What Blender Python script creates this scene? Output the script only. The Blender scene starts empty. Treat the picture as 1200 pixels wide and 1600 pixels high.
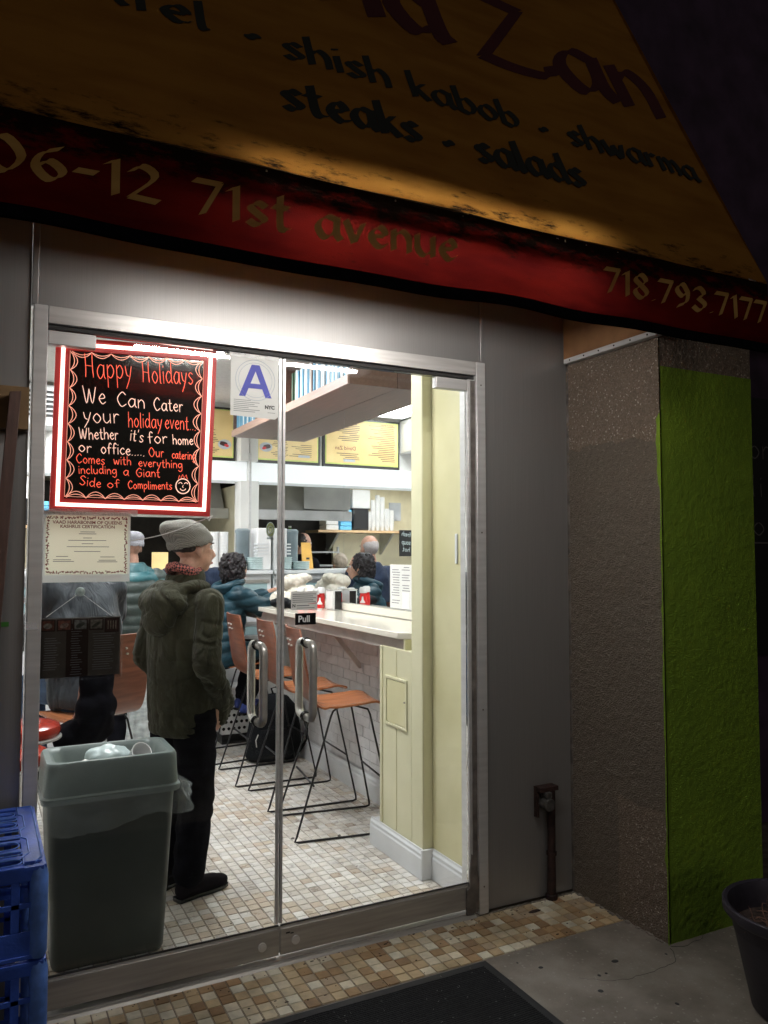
import bpy, bmesh, math, random
import numpy as np
from mathutils import Vector, Matrix, noise
random.seed(7)
R = math.radians
scene = bpy.context.scene
COL = scene.collection

# ------------------------------------------------------------------ camera
cam = bpy.data.cameras.new('camera')
cam.sensor_fit = 'HORIZONTAL'; cam.sensor_width = 36.0; cam.lens = 36.0 * 1235.34 / 1200.0
cam.clip_start = 0.05; cam.clip_end = 200
camo = bpy.data.objects.new('camera', cam); COL.objects.link(camo)
camo.location = (0, 0, 1.6)
camo.rotation_euler = (R(90 + 3.078), R(0.0), R(-27.176))
scene.camera = camo

# ------------------------------------------------------------------ world, street light, exposure
world = bpy.data.worlds.new('World'); scene.world = world; world.use_nodes = True
wn = world.node_tree.nodes; wn.clear()
wo = wn.new('ShaderNodeOutputWorld'); wb = wn.new('ShaderNodeBackground'); sk = wn.new('ShaderNodeTexSky')
sk.sky_type = 'NISHITA'; sk.sun_disc = False; sk.sun_elevation = R(4); sk.sun_rotation = R(200)
mx = wn.new('ShaderNodeMix'); mx.data_type = 'RGBA'; mx.inputs[0].default_value = 0.93
world.node_tree.links.new(sk.outputs[0], mx.inputs[6]); mx.inputs[7].default_value = (0.47, 0.465, 0.45, 1)
world.node_tree.links.new(mx.outputs[2], wb.inputs[0]); world.node_tree.links.new(wb.outputs[0], wo.inputs[0])
wb.inputs[1].default_value = 0.038
sl = bpy.data.lights.new('street_light', 'SUN'); sl.energy = 0.12; sl.angle = R(20); sl.color = (1, .90, .82)
slo = bpy.data.objects.new('street_light', sl); COL.objects.link(slo)
slo.rotation_euler = (R(74), 0, R(-12))
scene.view_settings.view_transform = 'Standard'; scene.view_settings.look = 'None'
scene.view_settings.exposure = 0.0; scene.view_settings.gamma = 1.0
scene.view_settings.use_curve_mapping = False
cy = scene.cycles
cy.use_denoising = True
cy.max_bounces = 8; cy.diffuse_bounces = 4; cy.glossy_bounces = 5; cy.transmission_bounces = 6; cy.transparent_max_bounces = 16
cy.sample_clamp_indirect = 4.0; cy.caustics_reflective = True; cy.blur_glossy = 0.4

# ------------------------------------------------------------------ materials
def nt(name):
    m = bpy.data.materials.new(name); m.use_nodes = True
    t = m.node_tree; b = t.nodes['Principled BSDF']
    return m, t, b
def pbr(name, c, rough=.6, metal=0., var=.12, vs=6., bump=0., bs=60., c2=None, stretch=None, spec=.5, rand=0., detail=4., sheen=0., rvar=0.):
    m, t, b = nt(name); L = t.links.new
    b.inputs['Metallic'].default_value = metal; b.inputs['Roughness'].default_value = rough
    b.inputs['Specular IOR Level'].default_value = spec
    if sheen: b.inputs['Sheen Weight'].default_value = sheen
    tc = t.nodes.new('ShaderNodeTexCoord'); mp = t.nodes.new('ShaderNodeMapping'); L(tc.outputs['Object'], mp.inputs[0])
    if stretch: mp.inputs['Scale'].default_value = stretch
    n = t.nodes.new('ShaderNodeTexNoise'); n.inputs['Scale'].default_value = vs; n.inputs['Detail'].default_value = detail
    L(mp.outputs[0], n.inputs['Vector'])
    if rand:
        oi = t.nodes.new('ShaderNodeObjectInfo'); ad = t.nodes.new('ShaderNodeVectorMath'); ad.operation = 'ADD'
        ml = t.nodes.new('ShaderNodeMath'); ml.operation = 'MULTIPLY'; ml.inputs[1].default_value = 37.
        L(oi.outputs['Random'], ml.inputs[0]); L(mp.outputs[0], ad.inputs[0]); L(ml.outputs[0], ad.inputs[1]); L(ad.outputs[0], n.inputs['Vector'])
    cr = t.nodes.new('ShaderNodeValToRGB')
    a = tuple(max(0, x * (1 - var * 1.6)) for x in c); z = tuple(min(1, x * (1 + var)) for x in (c2 or c))
    cr.color_ramp.elements[0].position = .3; cr.color_ramp.elements[1].position = .72
    cr.color_ramp.elements[0].color = (*a, 1); cr.color_ramp.elements[1].color = (*z, 1)
    L(n.outputs[0], cr.inputs[0]); L(cr.outputs[0], b.inputs['Base Color'])
    if rvar:
        mr = t.nodes.new('ShaderNodeMapRange'); mr.inputs[3].default_value = rough - rvar; mr.inputs[4].default_value = rough + rvar
        L(n.outputs[0], mr.inputs[0]); L(mr.outputs[0], b.inputs['Roughness'])
    if bump:
        n2 = t.nodes.new('ShaderNodeTexNoise'); n2.inputs['Scale'].default_value = bs; n2.inputs['Detail'].default_value = 5
        L(mp.outputs[0], n2.inputs['Vector'])
        bp = t.nodes.new('ShaderNodeBump'); bp.inputs['Strength'].default_value = bump; bp.inputs['Distance'].default_value = .01
        L(n2.outputs[0], bp.inputs['Height']); L(bp.outputs[0], b.inputs['Normal'])
    return m
def emit(name, c, s, base=None):
    m, t, b = nt(name)
    b.inputs['Base Color'].default_value = (*(base or c), 1); b.inputs['Emission Color'].default_value = (*c, 1)
    b.inputs['Emission Strength'].default_value = s; b.inputs['Roughness'].default_value = .5
    return m
M = {}
M['steel_panel'] = pbr('brushed_steel_panel', (.31, .307, .305), .36, .55, .035, 3, .03, 30, stretch=(70, 70, .8), rvar=.04)
M['alu'] = pbr('satin_aluminium', (.66, .66, .66), .36, .45, .07, 3, .04, 40, stretch=(1, 1, 14), rvar=.05)
M['rail_dull'] = pbr('dull_door_rail_metal', (.40, .385, .36), .42, .45, .14, 4, .05, 40, stretch=(1, 10, 14), rvar=.06)
M['alu_rail'] = pbr('satin_aluminium_rail', (.62, .61, .60), .36, .50, .10, 4, .04, 40, stretch=(1, 10, 14), rvar=.06)
M['old_metal'] = pbr('scuffed_metal', (.20, .18, .165), .6, .5, .35, 16, .3, 60)
M['black_gap'] = pbr('black_gasket', (.012, .012, .012), .7)
M['chrome'] = pbr('brushed_handle_steel', (.66, .65, .61), .30, .60, .08, 30, .02, 90)
M['white_wall'] = pbr('white_wall_paint', (.78, .77, .74), .5, 0, .05, 3, .04, 90)
M['white_gloss'] = pbr('white_gloss_paint', (.74, .76, .78), .28, 0, .06, 5, .05, 40)
M['cream_top'] = pbr('cream_counter_laminate', (.80, .76, .66), .12, 0, .04, 3)
M['apron'] = pbr('grey_plastered_apron', (.52, .46, .43), .6, 0, .10, 10, .15, 80)
M['cream_wall'] = pbr('cream_gloss_wall', (.70, .68, .44), .33, 0, .05, 2.2, .12, 26, c2=(.74, .71, .50))
M['yellow_wall'] = pbr('pale_yellow_wall', (.68, .64, .36), .42, 0, .06, 2.6, .12, 24, c2=(.74, .70, .46))
M['ceiling'] = pbr('ceiling_tile_white', (.72, .71, .69), .8, 0, .05, 30, .1, 200)
M['grout'] = pbr('dark_grout', (.27, .23, .18), .8, 0, .3, 20)
M['white_brick'] = pbr('painted_white_brick', (.66, .65, .66), .5, 0, .07, 14, .25, 70, rand=1)
M['mortar'] = pbr('painted_mortar', (.58, .57, .58), .7, 0, .1, 14)
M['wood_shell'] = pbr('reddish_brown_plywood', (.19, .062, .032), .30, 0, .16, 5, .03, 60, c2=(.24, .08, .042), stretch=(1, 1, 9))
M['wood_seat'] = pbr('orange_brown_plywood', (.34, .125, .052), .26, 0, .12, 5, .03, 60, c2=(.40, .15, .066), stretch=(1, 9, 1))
M['black_wire'] = pbr('black_steel_rod', (.012, .012, .014), .35, .3)
M['bin_grey'] = pbr('grey_green_bin_plastic', (.052, .064, .058), .42, 0, .10, 5, .06, 150, rvar=.06)
M['bin_lid'] = pbr('pale_bin_lid_plastic', (.15, .185, .175), .42, 0, .08, 8, .04, 150)
M['crate'] = pbr('blue_crate_plastic', (.04, .12, .62), .42, 0, .18, 14, .12, 90)
M['crate_worn'] = pbr('scuffed_blue_crate_plastic', (.13, .28, .80), .5, 0, .2, 22, .15, 90)
M['pot'] = pbr('dark_plastic_pot', (.035, .03, .045), .5, 0, .2, 12, .1, 60)
M['soil'] = pbr('dry_soil', (.05, .03, .025), .95, 0, .5, 30, .8, 60)
M['twig'] = pbr('dry_twigs', (.26, .14, .10), .8, 0, .3, 30)
M['mat'] = pbr('black_carpet_mat', (.022, .024, .028), .92, 0, .35, 120, .5, 260)
M['mat_edge'] = pbr('mat_rubber_edge', (.016, .017, .02), .6, 0, .2, 30)
M['pipe'] = pbr('rusty_dark_pipe', (.035, .015, .012), .7, .2, .5, 30, .4, 60)
M['cap'] = pbr('worn_valve_cap', (.10, .095, .09), .5, .4, .3, 60, .2, 60)
M['parka'] = pbr('olive_parka_cotton', (.030, .029, .020), .85, 0, .22, 7, .35, 70, c2=(.046, .044, .031), sheen=.1)
M['black_cloth'] = pbr('black_trouser_cloth', (.005, .005, .008), .95, 0, .3, 20, .2, 120, spec=.08)
M['black_suede'] = pbr('black_suede_shoe', (.008, .006, .008), .9, 0, .3, 30, .2, 200, spec=.1)
M['teal_puffer'] = pbr('teal_puffer_nylon', (.009, .036, .052), .45, 0, .2, 8, .3, 35, spec=.22)
M['teal2'] = pbr('bright_teal_nylon', (.018, .095, .11), .42, 0, .2, 8, .3, 35)
M['teal_dark'] = pbr('dark_green_nylon', (.025, .04, .036), .5, 0, .2, 8, .3, 35)
M['navy_coat'] = pbr('navy_wool_coat', (.013, .022, .045), .85, 0, .2, 20, .25, 70)
M['dark_leather'] = pbr('charcoal_leather', (.035, .042, .05), .36, 0, .3, 9, .35, 24)
M['jeans'] = pbr('blue_denim', (.035, .07, .14), .85, 0, .3, 14, .3, 150)
M['skin'] = pbr('skin', (.46, .25, .175), .55, 0, .14, 26, .15, 160, c2=(.52, .29, .21))
M['hair_dark'] = pbr('dark_curly_hair', (.010, .007, .009), .52, 0, .5, 50, .7, 90, spec=.3)
M['hair_short'] = pbr('short_dark_hair', (.03, .022, .02), .6, 0, .4, 60, .5, 120)
M['bald_sheen'] = pbr('bald_scalp_sheen', (.42, .38, .38), .6, 0, .15, 90, .15, 300)  # reflected light on a bald scalp, put into a pale grey colour
M['hair_pale'] = pbr('pale_hair', (.40, .33, .26), .6, 0, .2, 60, .4, 120)
M['lip'] = pbr('lips', (.42, .17, .14), .45)
M['eye'] = pbr('eye_white', (.7, .7, .7), .2)
M['cream_cloth'] = pbr('cream_wool_cloth', (.62, .58, .50), .9, 0, .10, 10, .3, 60)
M['bag_black'] = pbr('black_nylon_bag', (.004, .005, .007), .75, 0, .3, 12, .3, 60, spec=.15)
M['blue_shoe'] = pbr('blue_suede_shoe', (.02, .04, .20), .7)
M['red_vinyl'] = pbr('red_vinyl_cushion', (.33, .035, .02), .18, 0, .12, 9)
M['ketchup'] = pbr('ketchup_red_plastic', (.55, .02, .02), .2)
M['white_plastic'] = pbr('white_plastic', (.80, .80, .80), .35, 0, .03, 10)
M['black_plastic'] = pbr('black_plastic', (.010, .010, .011), .22)
M['paper'] = pbr('white_paper', (.72, .72, .70), .8, 0, .04, 12)
M['cert_paper'] = pbr('ivory_certificate_paper', (.50, .50, .41), .7, 0, .05, 10)
M['grey_ink'] = pbr('grey_print', (.20, .20, .21), .8)
M['dark_ink'] = pbr('black_print', (.02, .02, .022), .6)
M['blue_ink'] = pbr('blue_print', (.05, .06, .38), .6)
def paper(name, c, tr=.55):
    m, t, b = nt(name); b.inputs['Base Color'].default_value = (*c, 1); b.inputs['Roughness'].default_value = .8
    tl = t.nodes.new('ShaderNodeBsdfTranslucent'); tl.inputs[0].default_value = (*c, 1); ms = t.nodes.new('ShaderNodeMixShader'); ms.inputs[0].default_value = tr
    t.links.new(b.outputs[0], ms.inputs[1]); t.links.new(tl.outputs[0], ms.inputs[2]); t.links.new(ms.outputs[0], t.nodes['Material Output'].inputs[0]); return m
M['paper_thin'] = paper('thin_white_paper', (.86, .86, .84)); M['cert_paper'] = paper('ivory_certificate_sheet', (.93, .90, .80), .78)
M['red_ink'] = pbr('dark_red_print', (.26, .06, .06), .7)
M['red_line'] = pbr('red_print', (.6, .05, .06), .7)
M['pale_ink'] = pbr('pale_print', (.56, .60, .66), .8)
M['brown_card'] = pbr('brown_menu_card', (.055, .022, .022), .4)
M['grey_card'] = pbr('grey_menu_card', (.22, .20, .185), .45, 0, .1, 20)
M['menu_yellow'] = pbr('backlight_tinted_yellow', (.84, .62, .27), .35, 0, .05, 4, c2=(.90, .70, .34))  # backlight of the menus put into a brighter base colour, no emission
M['menu_green'] = pbr('menu_lime_border', (.66, .74, .22), .4)
M['menu_frame'] = pbr('black_menu_frame', (.02, .02, .02), .4)
M['shelf_wood'] = pbr('brown_shelf_wood', (.165, .095, .072), .45, 0, .14, 5, .05, 60, stretch=(12, 1, 12))
M['shelf_edge'] = pbr('pinkish_shelf_edge', (.34, .22, .18), .45, 0, .1, 5, stretch=(12, 1, 12))
M['book_white'] = pbr('white_book_spine', (.70, .73, .74), .5)
M['book_blue'] = pbr('blue_book_spine', (.10, .30, .46), .5)
M['book_green'] = pbr('dark_green_book_spine', (.03, .09, .05), .5)
M['stainless'] = pbr('stainless_steel', (.52, .53, .53), .30, .85, .10, 5, .02, 40)
M['hood_grey'] = pbr('hood_grey_metal', (.38, .38, .37), .45, .3, .10, 4)
M['kitchen_dark'] = pbr('dark_kitchen_wall', (.035, .032, .03), .7, 0, .4, 6)
M['kitchen_cream'] = pbr('cream_kitchen_tile', (.76, .70, .50), .35, 0, .06, 8)
M['display_glass'] = pbr('display_case_glass', (.30, .42, .44), .08, 0, .10, 3)
M['cyan_box'] = pbr('blue_food_boxes', (.12, .42, .66), .5)
M['wood_light'] = pbr('light_wood_shelf', (.42, .28, .15), .5)
M['orange_card'] = pbr('orange_card', (.80, .45, .10), .5)
M['urn_grey'] = pbr('grey_drink_urn', (.16, .20, .22), .35)
M['clear_plastic'] = pbr('cloudy_plastic', (.55, .66, .66), .3)
M['green_plastic'] = pbr('green_bottle', (.06, .22, .04), .3)
M['cardboard'] = pbr('brown_cardboard', (.19, .115, .05), .8, 0, .15, 14)
M['plank'] = pbr('dark_brown_wood', (.085, .045, .035), .7, 0, .25, 5, .15, 60, stretch=(14, 14, 1))
M['plywood'] = pbr('stained_plywood', (.26, .13, .055), .8, 0, .25, 6, .1, 60)
M['dark_glass'] = pbr('dark_window', (.01, .01, .012), .12)
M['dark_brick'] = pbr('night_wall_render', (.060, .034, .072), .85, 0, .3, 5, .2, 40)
M['chalk'] = pbr('chalk_marks', (.13, .13, .125), .9)
M['chalkboard'] = pbr('chalkboard_black', (.008, .008, .009), .6, 0, .3, 8)
M['neon'] = emit('white_red_led_tube', (1., .62, .54), 3.6, (.8, .5, .5))
M['neon_red'] = emit('glowing_red_frame', (.60, .035, .03), .20, (.30, .02, .02))
M['marker_red'] = emit('fluorescent_red_marker', (1., .13, .07), .95)
M['marker_pink'] = emit('fluorescent_pale_marker', (1., .62, .50), .80)
M['marker_line'] = emit('fluorescent_orange_line', (1., .42, .30), .75)
M['sign_black'] = pbr('black_writing_board', (.012, .010, .009), .10, 0, .2, 3)
M['tube'] = emit('under_awning_tube', (1., .96, .90), 205.)
M['panel_light'] = emit('ceiling_light_diffuser', (.985, .99, 1.), 39.)
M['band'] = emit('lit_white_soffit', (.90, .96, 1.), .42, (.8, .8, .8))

def glass_mat(name, tint, fac):
    m = bpy.data.materials.new(name); m.use_nodes = True; t = m.node_tree; t.nodes.clear(); L = t.links.new
    o = t.nodes.new('ShaderNodeOutputMaterial'); mxs = t.nodes.new('ShaderNodeMixShader')
    tr = t.nodes.new('ShaderNodeBsdfTransparent'); gl = t.nodes.new('ShaderNodeBsdfGlossy')
    tr.inputs[0].default_value = (*tint, 1); gl.inputs['Roughness'].default_value = .02
    fr = t.nodes.new('ShaderNodeFresnel'); fr.inputs[0].default_value = fac
    tc = t.nodes.new('ShaderNodeTexCoord'); sm = t.nodes.new('ShaderNodeTexNoise'); sm.inputs['Scale'].default_value = 3.5; sm.inputs['Detail'].default_value = 9; sm.inputs['Roughness'].default_value = .7; sm.inputs['Distortion'].default_value = .8
    L(tc.outputs['Object'], sm.inputs['Vector']); sr = t.nodes.new('ShaderNodeMapRange'); sr.inputs[1].default_value = .60; sr.inputs[2].default_value = .82; sr.inputs[3].default_value = .0; sr.inputs[4].default_value = .022; L(sm.outputs[0], sr.inputs[0])
    tls = t.nodes.new('ShaderNodeBsdfTranslucent'); m0 = t.nodes.new('ShaderNodeMixShader'); L(sr.outputs[0], m0.inputs[0]); L(tr.outputs[0], m0.inputs[1]); L(tls.outputs[0], m0.inputs[2])
    L(fr.outputs[0], mxs.inputs[0]); L(m0.outputs[0], mxs.inputs[1]); L(gl.outputs[0], mxs.inputs[2]); L(mxs.outputs[0], o.inputs[0])
    return m
M['glass'] = glass_mat('clear_door_glass', (.985, .995, .99), 1.40)
M['acrylic'] = glass_mat('clear_acrylic', (.93, .93, .93), 1.35)
def film_mat(name, col, alpha, rough=.35):
    m, t, b = nt(name); b.inputs['Base Color'].default_value = (*col, 1); b.inputs['Roughness'].default_value = rough
    n = t.nodes.new('ShaderNodeTexNoise'); n.inputs['Scale'].default_value = 9; n.inputs['Detail'].default_value = 5
    mr = t.nodes.new('ShaderNodeMapRange'); mr.inputs[3].default_value = alpha * .65; mr.inputs[4].default_value = min(1, alpha * 1.35)
    mr.inputs[1].default_value = .35; mr.inputs[2].default_value = .7
    tc = t.nodes.new('ShaderNodeTexCoord'); mp = t.nodes.new('ShaderNodeMapping'); mp.inputs['Scale'].default_value = (1.2, 1.2, 3)
    t.links.new(tc.outputs['Object'], mp.inputs[0]); t.links.new(mp.outputs[0], n.inputs['Vector'])
    t.links.new(n.outputs[0], mr.inputs[0]); t.links.new(mr.outputs[0], b.inputs['Alpha'])
    return m
M['film'] = film_mat('clear_bin_liner', (.66, .74, .72), .19, .20)
M['bagfilm'] = film_mat('white_plastic_bag', (.78, .84, .84), .55)
M['tape'] = film_mat('clear_tape', (.8, .8, .8), .35)
M['seal_print'] = film_mat('green_seal_sticker', (.45, .50, .22), .75)
def mirror_mat():
    m, t, b = nt('wall_mirror_silver'); b.inputs['Base Color'].default_value = (.90, .93, .93, 1)
    b.inputs['Metallic'].default_value = 1; b.inputs['Roughness'].default_value = 0.0
    return m
M['mirror'] = mirror_mat()

def awning_mat(name, c, c2, trans, dirt):
    m = bpy.data.materials.new(name); m.use_nodes = True; t = m.node_tree; t.nodes.clear(); L = t.links.new
    o = t.nodes.new('ShaderNodeOutputMaterial'); ms = t.nodes.new('ShaderNodeMixShader'); ms.inputs[0].default_value = trans
    d = t.nodes.new('ShaderNodeBsdfDiffuse'); tl = t.nodes.new('ShaderNodeBsdfTranslucent')
    tc = t.nodes.new('ShaderNodeTexCoord')
    n = t.nodes.new('ShaderNodeTexNoise'); n.inputs['Scale'].default_value = 5; n.inputs['Detail'].default_value = 8
    mp = t.nodes.new('ShaderNodeMapping'); mp.inputs['Scale'].default_value = (.6, 2.2, 2.2)
    L(tc.outputs['Object'], mp.inputs[0]); L(mp.outputs[0], n.inputs['Vector'])
    r = t.nodes.new('ShaderNodeValToRGB'); r.color_ramp.elements[0].position = .34; r.color_ramp.elements[1].position = .62
    r.color_ramp.elements[0].color = (*c2, 1); r.color_ramp.elements[1].color = (*c, 1)
    L(n.outputs[0], r.inputs[0])
    n2 = t.nodes.new('ShaderNodeTexNoise'); n2.inputs['Scale'].default_value = 17; n2.inputs['Detail'].default_value = 10; n2.inputs['Roughness'].default_value = .72
    mp2 = t.nodes.new('ShaderNodeMapping'); mp2.inputs['Scale'].default_value = (.55, 1.6, 1.6)
    L(tc.outputs['Object'], mp2.inputs[0]); L(mp2.outputs[0], n2.inputs['Vector'])
    # mildew gathers along the fold at z = 2.645
    gp = t.nodes.new('ShaderNodeNewGeometry'); sp = t.nodes.new('ShaderNodeSeparateXYZ'); L(gp.outputs['Position'], sp.inputs[0])
    sb = t.nodes.new('ShaderNodeMath'); sb.operation = 'SUBTRACT'; sb.inputs[1].default_value = dirt[0]; L(sp.outputs[2], sb.inputs[0])
    ab = t.nodes.new('ShaderNodeMath'); ab.operation = 'ABSOLUTE'; L(sb.outputs[0], ab.inputs[0])
    mr = t.nodes.new('ShaderNodeMapRange'); mr.inputs[1].default_value = 0; mr.inputs[2].default_value = dirt[1]
    mr.inputs[3].default_value = dirt[2]; mr.inputs[4].default_value = dirt[3]; L(ab.outputs[0], mr.inputs[0])
    ad = t.nodes.new('ShaderNodeMath'); ad.operation = 'ADD'; L(n2.outputs[0], ad.inputs[0]); L(mr.outputs[0], ad.inputs[1])
    r2 = t.nodes.new('ShaderNodeMapRange'); r2.inputs[1].default_value = .56; r2.inputs[2].default_value = .70; L(ad.outputs[0], r2.inputs[0])
    mc = t.nodes.new('ShaderNodeMix'); mc.data_type = 'RGBA'; mc.inputs[7].default_value = (.022, .014, .010, 1)
    L(r2.outputs[0], mc.inputs[0]); L(r.outputs[0], mc.inputs[6])
    wv = t.nodes.new('ShaderNodeTexNoise'); wv.inputs['Scale'].default_value = 420; wv.inputs['Detail'].default_value = 2
    L(tc.outputs['Object'], wv.inputs['Vector'])
    bp = t.nodes.new('ShaderNodeBump'); bp.inputs['Strength'].default_value = .35; bp.inputs['Distance'].default_value = .003
    L(wv.outputs[0], bp.inputs['Height']); L(bp.outputs[0], d.inputs['Normal'])
    dk = t.nodes.new('ShaderNodeMix'); dk.data_type = 'RGBA'; dk.blend_type = 'MULTIPLY'; dk.inputs[0].default_value = 1; dk.inputs[7].default_value = (.62, .62, .62, 1)
    L(mc.outputs[2], dk.inputs[6]); L(dk.outputs[2], d.inputs[0]); L(mc.outputs[2], tl.inputs[0])
    L(d.outputs[0], ms.inputs[1]); L(tl.outputs[0], ms.inputs[2]); L(ms.outputs[0], o.inputs[0])
    return m
M['aw_yellow'] = awning_mat('yellow_ochre_awning_canvas', (.52, .245, .048), (.40, .175, .034), .048, (2.655, .24, .075, -.14))
M['aw_red'] = awning_mat('red_awning_canvas', (.22, .014, .010), (.12, .008, .008), .068, (2.66, .15, .30, -.05))
M['aw_text'] = pbr('dark_awning_lettering', (.020, .022, .018), .9)
M['aw_logo'] = pbr('maroon_awning_lettering', (.07, .010, .014), .9)
M['aw_gold'] = awning_mat('gold_awning_lettering', (.98, .60, .20), (.70, .38, .11), .06, (2.66, .10, .0, -.14))

def stucco(name, c, paintedgrey=False, fine=False):
    m, t, b = nt(name); L = t.links.new; b.inputs['Roughness'].default_value = .85
    tc = t.nodes.new('ShaderNodeTexCoord')
    v = t.nodes.new('ShaderNodeTexVoronoi'); v.inputs['Scale'].default_value = 170; L(tc.outputs['Object'], v.inputs['Vector'])
    n = t.nodes.new('ShaderNodeTexNoise'); n.inputs['Scale'].default_value = 90 if fine else 60; n.inputs['Detail'].default_value = 4; L(tc.outputs['Object'], n.inputs['Vector'])
    nb = t.nodes.new('ShaderNodeTexNoise'); nb.inputs['Scale'].default_value = 4.5; nb.inputs['Detail'].default_value = 10; nb.inputs['Roughness'].default_value = .65; L(tc.outputs['Object'], nb.inputs['Vector'])
    if paintedgrey:
        wn_ = t.nodes.new('ShaderNodeTexWhiteNoise'); L(v.outputs['Position'], wn_.inputs['Vector'])
        cr = t.nodes.new('ShaderNodeValToRGB'); e = cr.color_ramp.elements
        e[0].position = 0; e[0].color = (.15, .115, .085, 1); e[1].position = .85; e[1].color = (.22, .17, .13, 1)
        q = e.new(.955); q.color = (.27, .22, .18, 1); q = e.new(.985); q.color = (.48, .43, .36, 1)
        L(wn_.outputs['Value'], cr.inputs[0])
        # grey paint: a rectangle with ragged edges on the side face
        gp = t.nodes.new('ShaderNodeNewGeometry'); sp = t.nodes.new('ShaderNodeSeparateXYZ'); L(gp.outputs['Position'], sp.inputs[0])
        rg = t.nodes.new('ShaderNodeMath'); rg.operation = 'MULTIPLY_ADD'; rg.inputs[1].default_value = .16; L(nb.outputs[0], rg.inputs[0]); L(sp.outputs[2], rg.inputs[2])
        up = t.nodes.new('ShaderNodeMath'); up.operation = 'LESS_THAN'; up.inputs[1].default_value = 2.19; L(rg.outputs[0], up.inputs[0])
        ry = t.nodes.new('ShaderNodeMath'); ry.operation = 'MULTIPLY_ADD'; ry.inputs[1].default_value = .06; L(nb.outputs[0], ry.inputs[0]); L(sp.outputs[1], ry.inputs[2])
        lo = t.nodes.new('ShaderNodeMath'); lo.operation = 'GREATER_THAN'; lo.inputs[1].default_value = .60; L(rg.outputs[0], lo.inputs[0])
        ly = t.nodes.new('ShaderNodeMath'); ly.operation = 'GREATER_THAN'; ly.inputs[1].default_value = 2.745; L(ry.outputs[0], ly.inputs[0])
        orr = t.nodes.new('ShaderNodeMath'); orr.operation = 'MAXIMUM'; L(lo.outputs[0], orr.inputs[0]); L(ly.outputs[0], orr.inputs[1])
        an = t.nodes.new('ShaderNodeMath'); an.operation = 'MULTIPLY'; L(up.outputs[0], an.inputs[0]); L(orr.outputs[0], an.inputs[1])
        sc = t.nodes.new('ShaderNodeMath'); sc.operation = 'MULTIPLY'; sc.inputs[1].default_value = .74; L(an.outputs[0], sc.inputs[0])
        mc = t.nodes.new('ShaderNodeMix'); mc.data_type = 'RGBA'; mc.inputs[7].default_value = (.132, .112, .088, 1)
        L(sc.outputs[0], mc.inputs[0]); L(cr.outputs[0], mc.inputs[6]); L(mc.outputs[2], b.inputs['Base Color'])
    else:
        cr = t.nodes.new('ShaderNodeValToRGB'); e = cr.color_ramp.elements
        e[0].position = .3; e[0].color = (c[0] * .72, c[1] * .76, c[2] * .8, 1); e[1].position = .7; e[1].color = (*c, 1)
        L(nb.outputs[0], cr.inputs[0]); L(cr.outputs[0], b.inputs['Base Color'])
    ad = t.nodes.new('ShaderNodeMath'); ad.operation = 'MULTIPLY_ADD'; ad.inputs[1].default_value = .8; L(v.outputs['Distance'], ad.inputs[0]); L(n.outputs[0], ad.inputs[2])
    bp = t.nodes.new('ShaderNodeBump'); bp.inputs['Strength'].default_value = 1.; bp.inputs['Distance'].default_value = .004 if fine else .007
    L(ad.outputs[0], bp.inputs['Height']); L(bp.outputs[0], b.inputs['Normal'])
    return m
M['aggregate'] = stucco('exposed_aggregate_concrete', None, True)
M['green_paint'] = stucco('lime_green_masonry_paint', (.20, .33, .017), fine=True)

def concrete(name):
    m, t, b = nt(name); L = t.links.new; b.inputs['Roughness'].default_value = .8
    tc = t.nodes.new('ShaderNodeTexCoord')
    n = t.nodes.new('ShaderNodeTexNoise'); n.inputs['Scale'].default_value = 2.3; n.inputs['Detail'].default_value = 9; n.inputs['Roughness'].default_value = .62; L(tc.outputs['Object'], n.inputs['Vector'])
    cr = t.nodes.new('ShaderNodeValToRGB'); e = cr.color_ramp.elements
    e[0].position = .33; e[0].color = (.12, .102, .082, 1); e[1].position = .68; e[1].color = (.30, .27, .235, 1)
    L(n.outputs[0], cr.inputs[0])
    v = t.nodes.new('ShaderNodeTexVoronoi'); v.inputs['Scale'].default_value = 130; L(tc.outputs['Object'], v.inputs['Vector'])
    w = t.nodes.new('ShaderNodeTexWhiteNoise'); L(v.outputs['Position'], w.inputs['Vector'])
    c2 = t.nodes.new('ShaderNodeValToRGB'); e = c2.color_ramp.elements; e[0].position = .965; e[0].color = (0, 0, 0, 1); e[1].position = .985; e[1].color = (.7, .7, .7, 1)
    L(w.outputs['Value'], c2.inputs[0])
    mc = t.nodes.new('ShaderNodeMix'); mc.data_type = 'RGBA'; mc.inputs[7].default_value = (.33, .31, .28, 1)
    L(c2.outputs[0], mc.inputs[0]); L(cr.outputs[0], mc.inputs[6]); L(mc.outputs[2], b.inputs['Base Color'])
    n2 = t.nodes.new('ShaderNodeTexNoise'); n2.inputs['Scale'].default_value = 130; n2.inputs['Detail'].default_value = 5; L(tc.outputs['Object'], n2.inputs['Vector'])
    bp = t.nodes.new('ShaderNodeBump'); bp.inputs['Strength'].default_value = .5; bp.inputs['Distance'].default_value = .004
    L(n2.outputs[0], bp.inputs['Height']); L(bp.outputs[0], b.inputs['Normal'])
    return m
M['concrete'] = concrete('worn_concrete')

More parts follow.
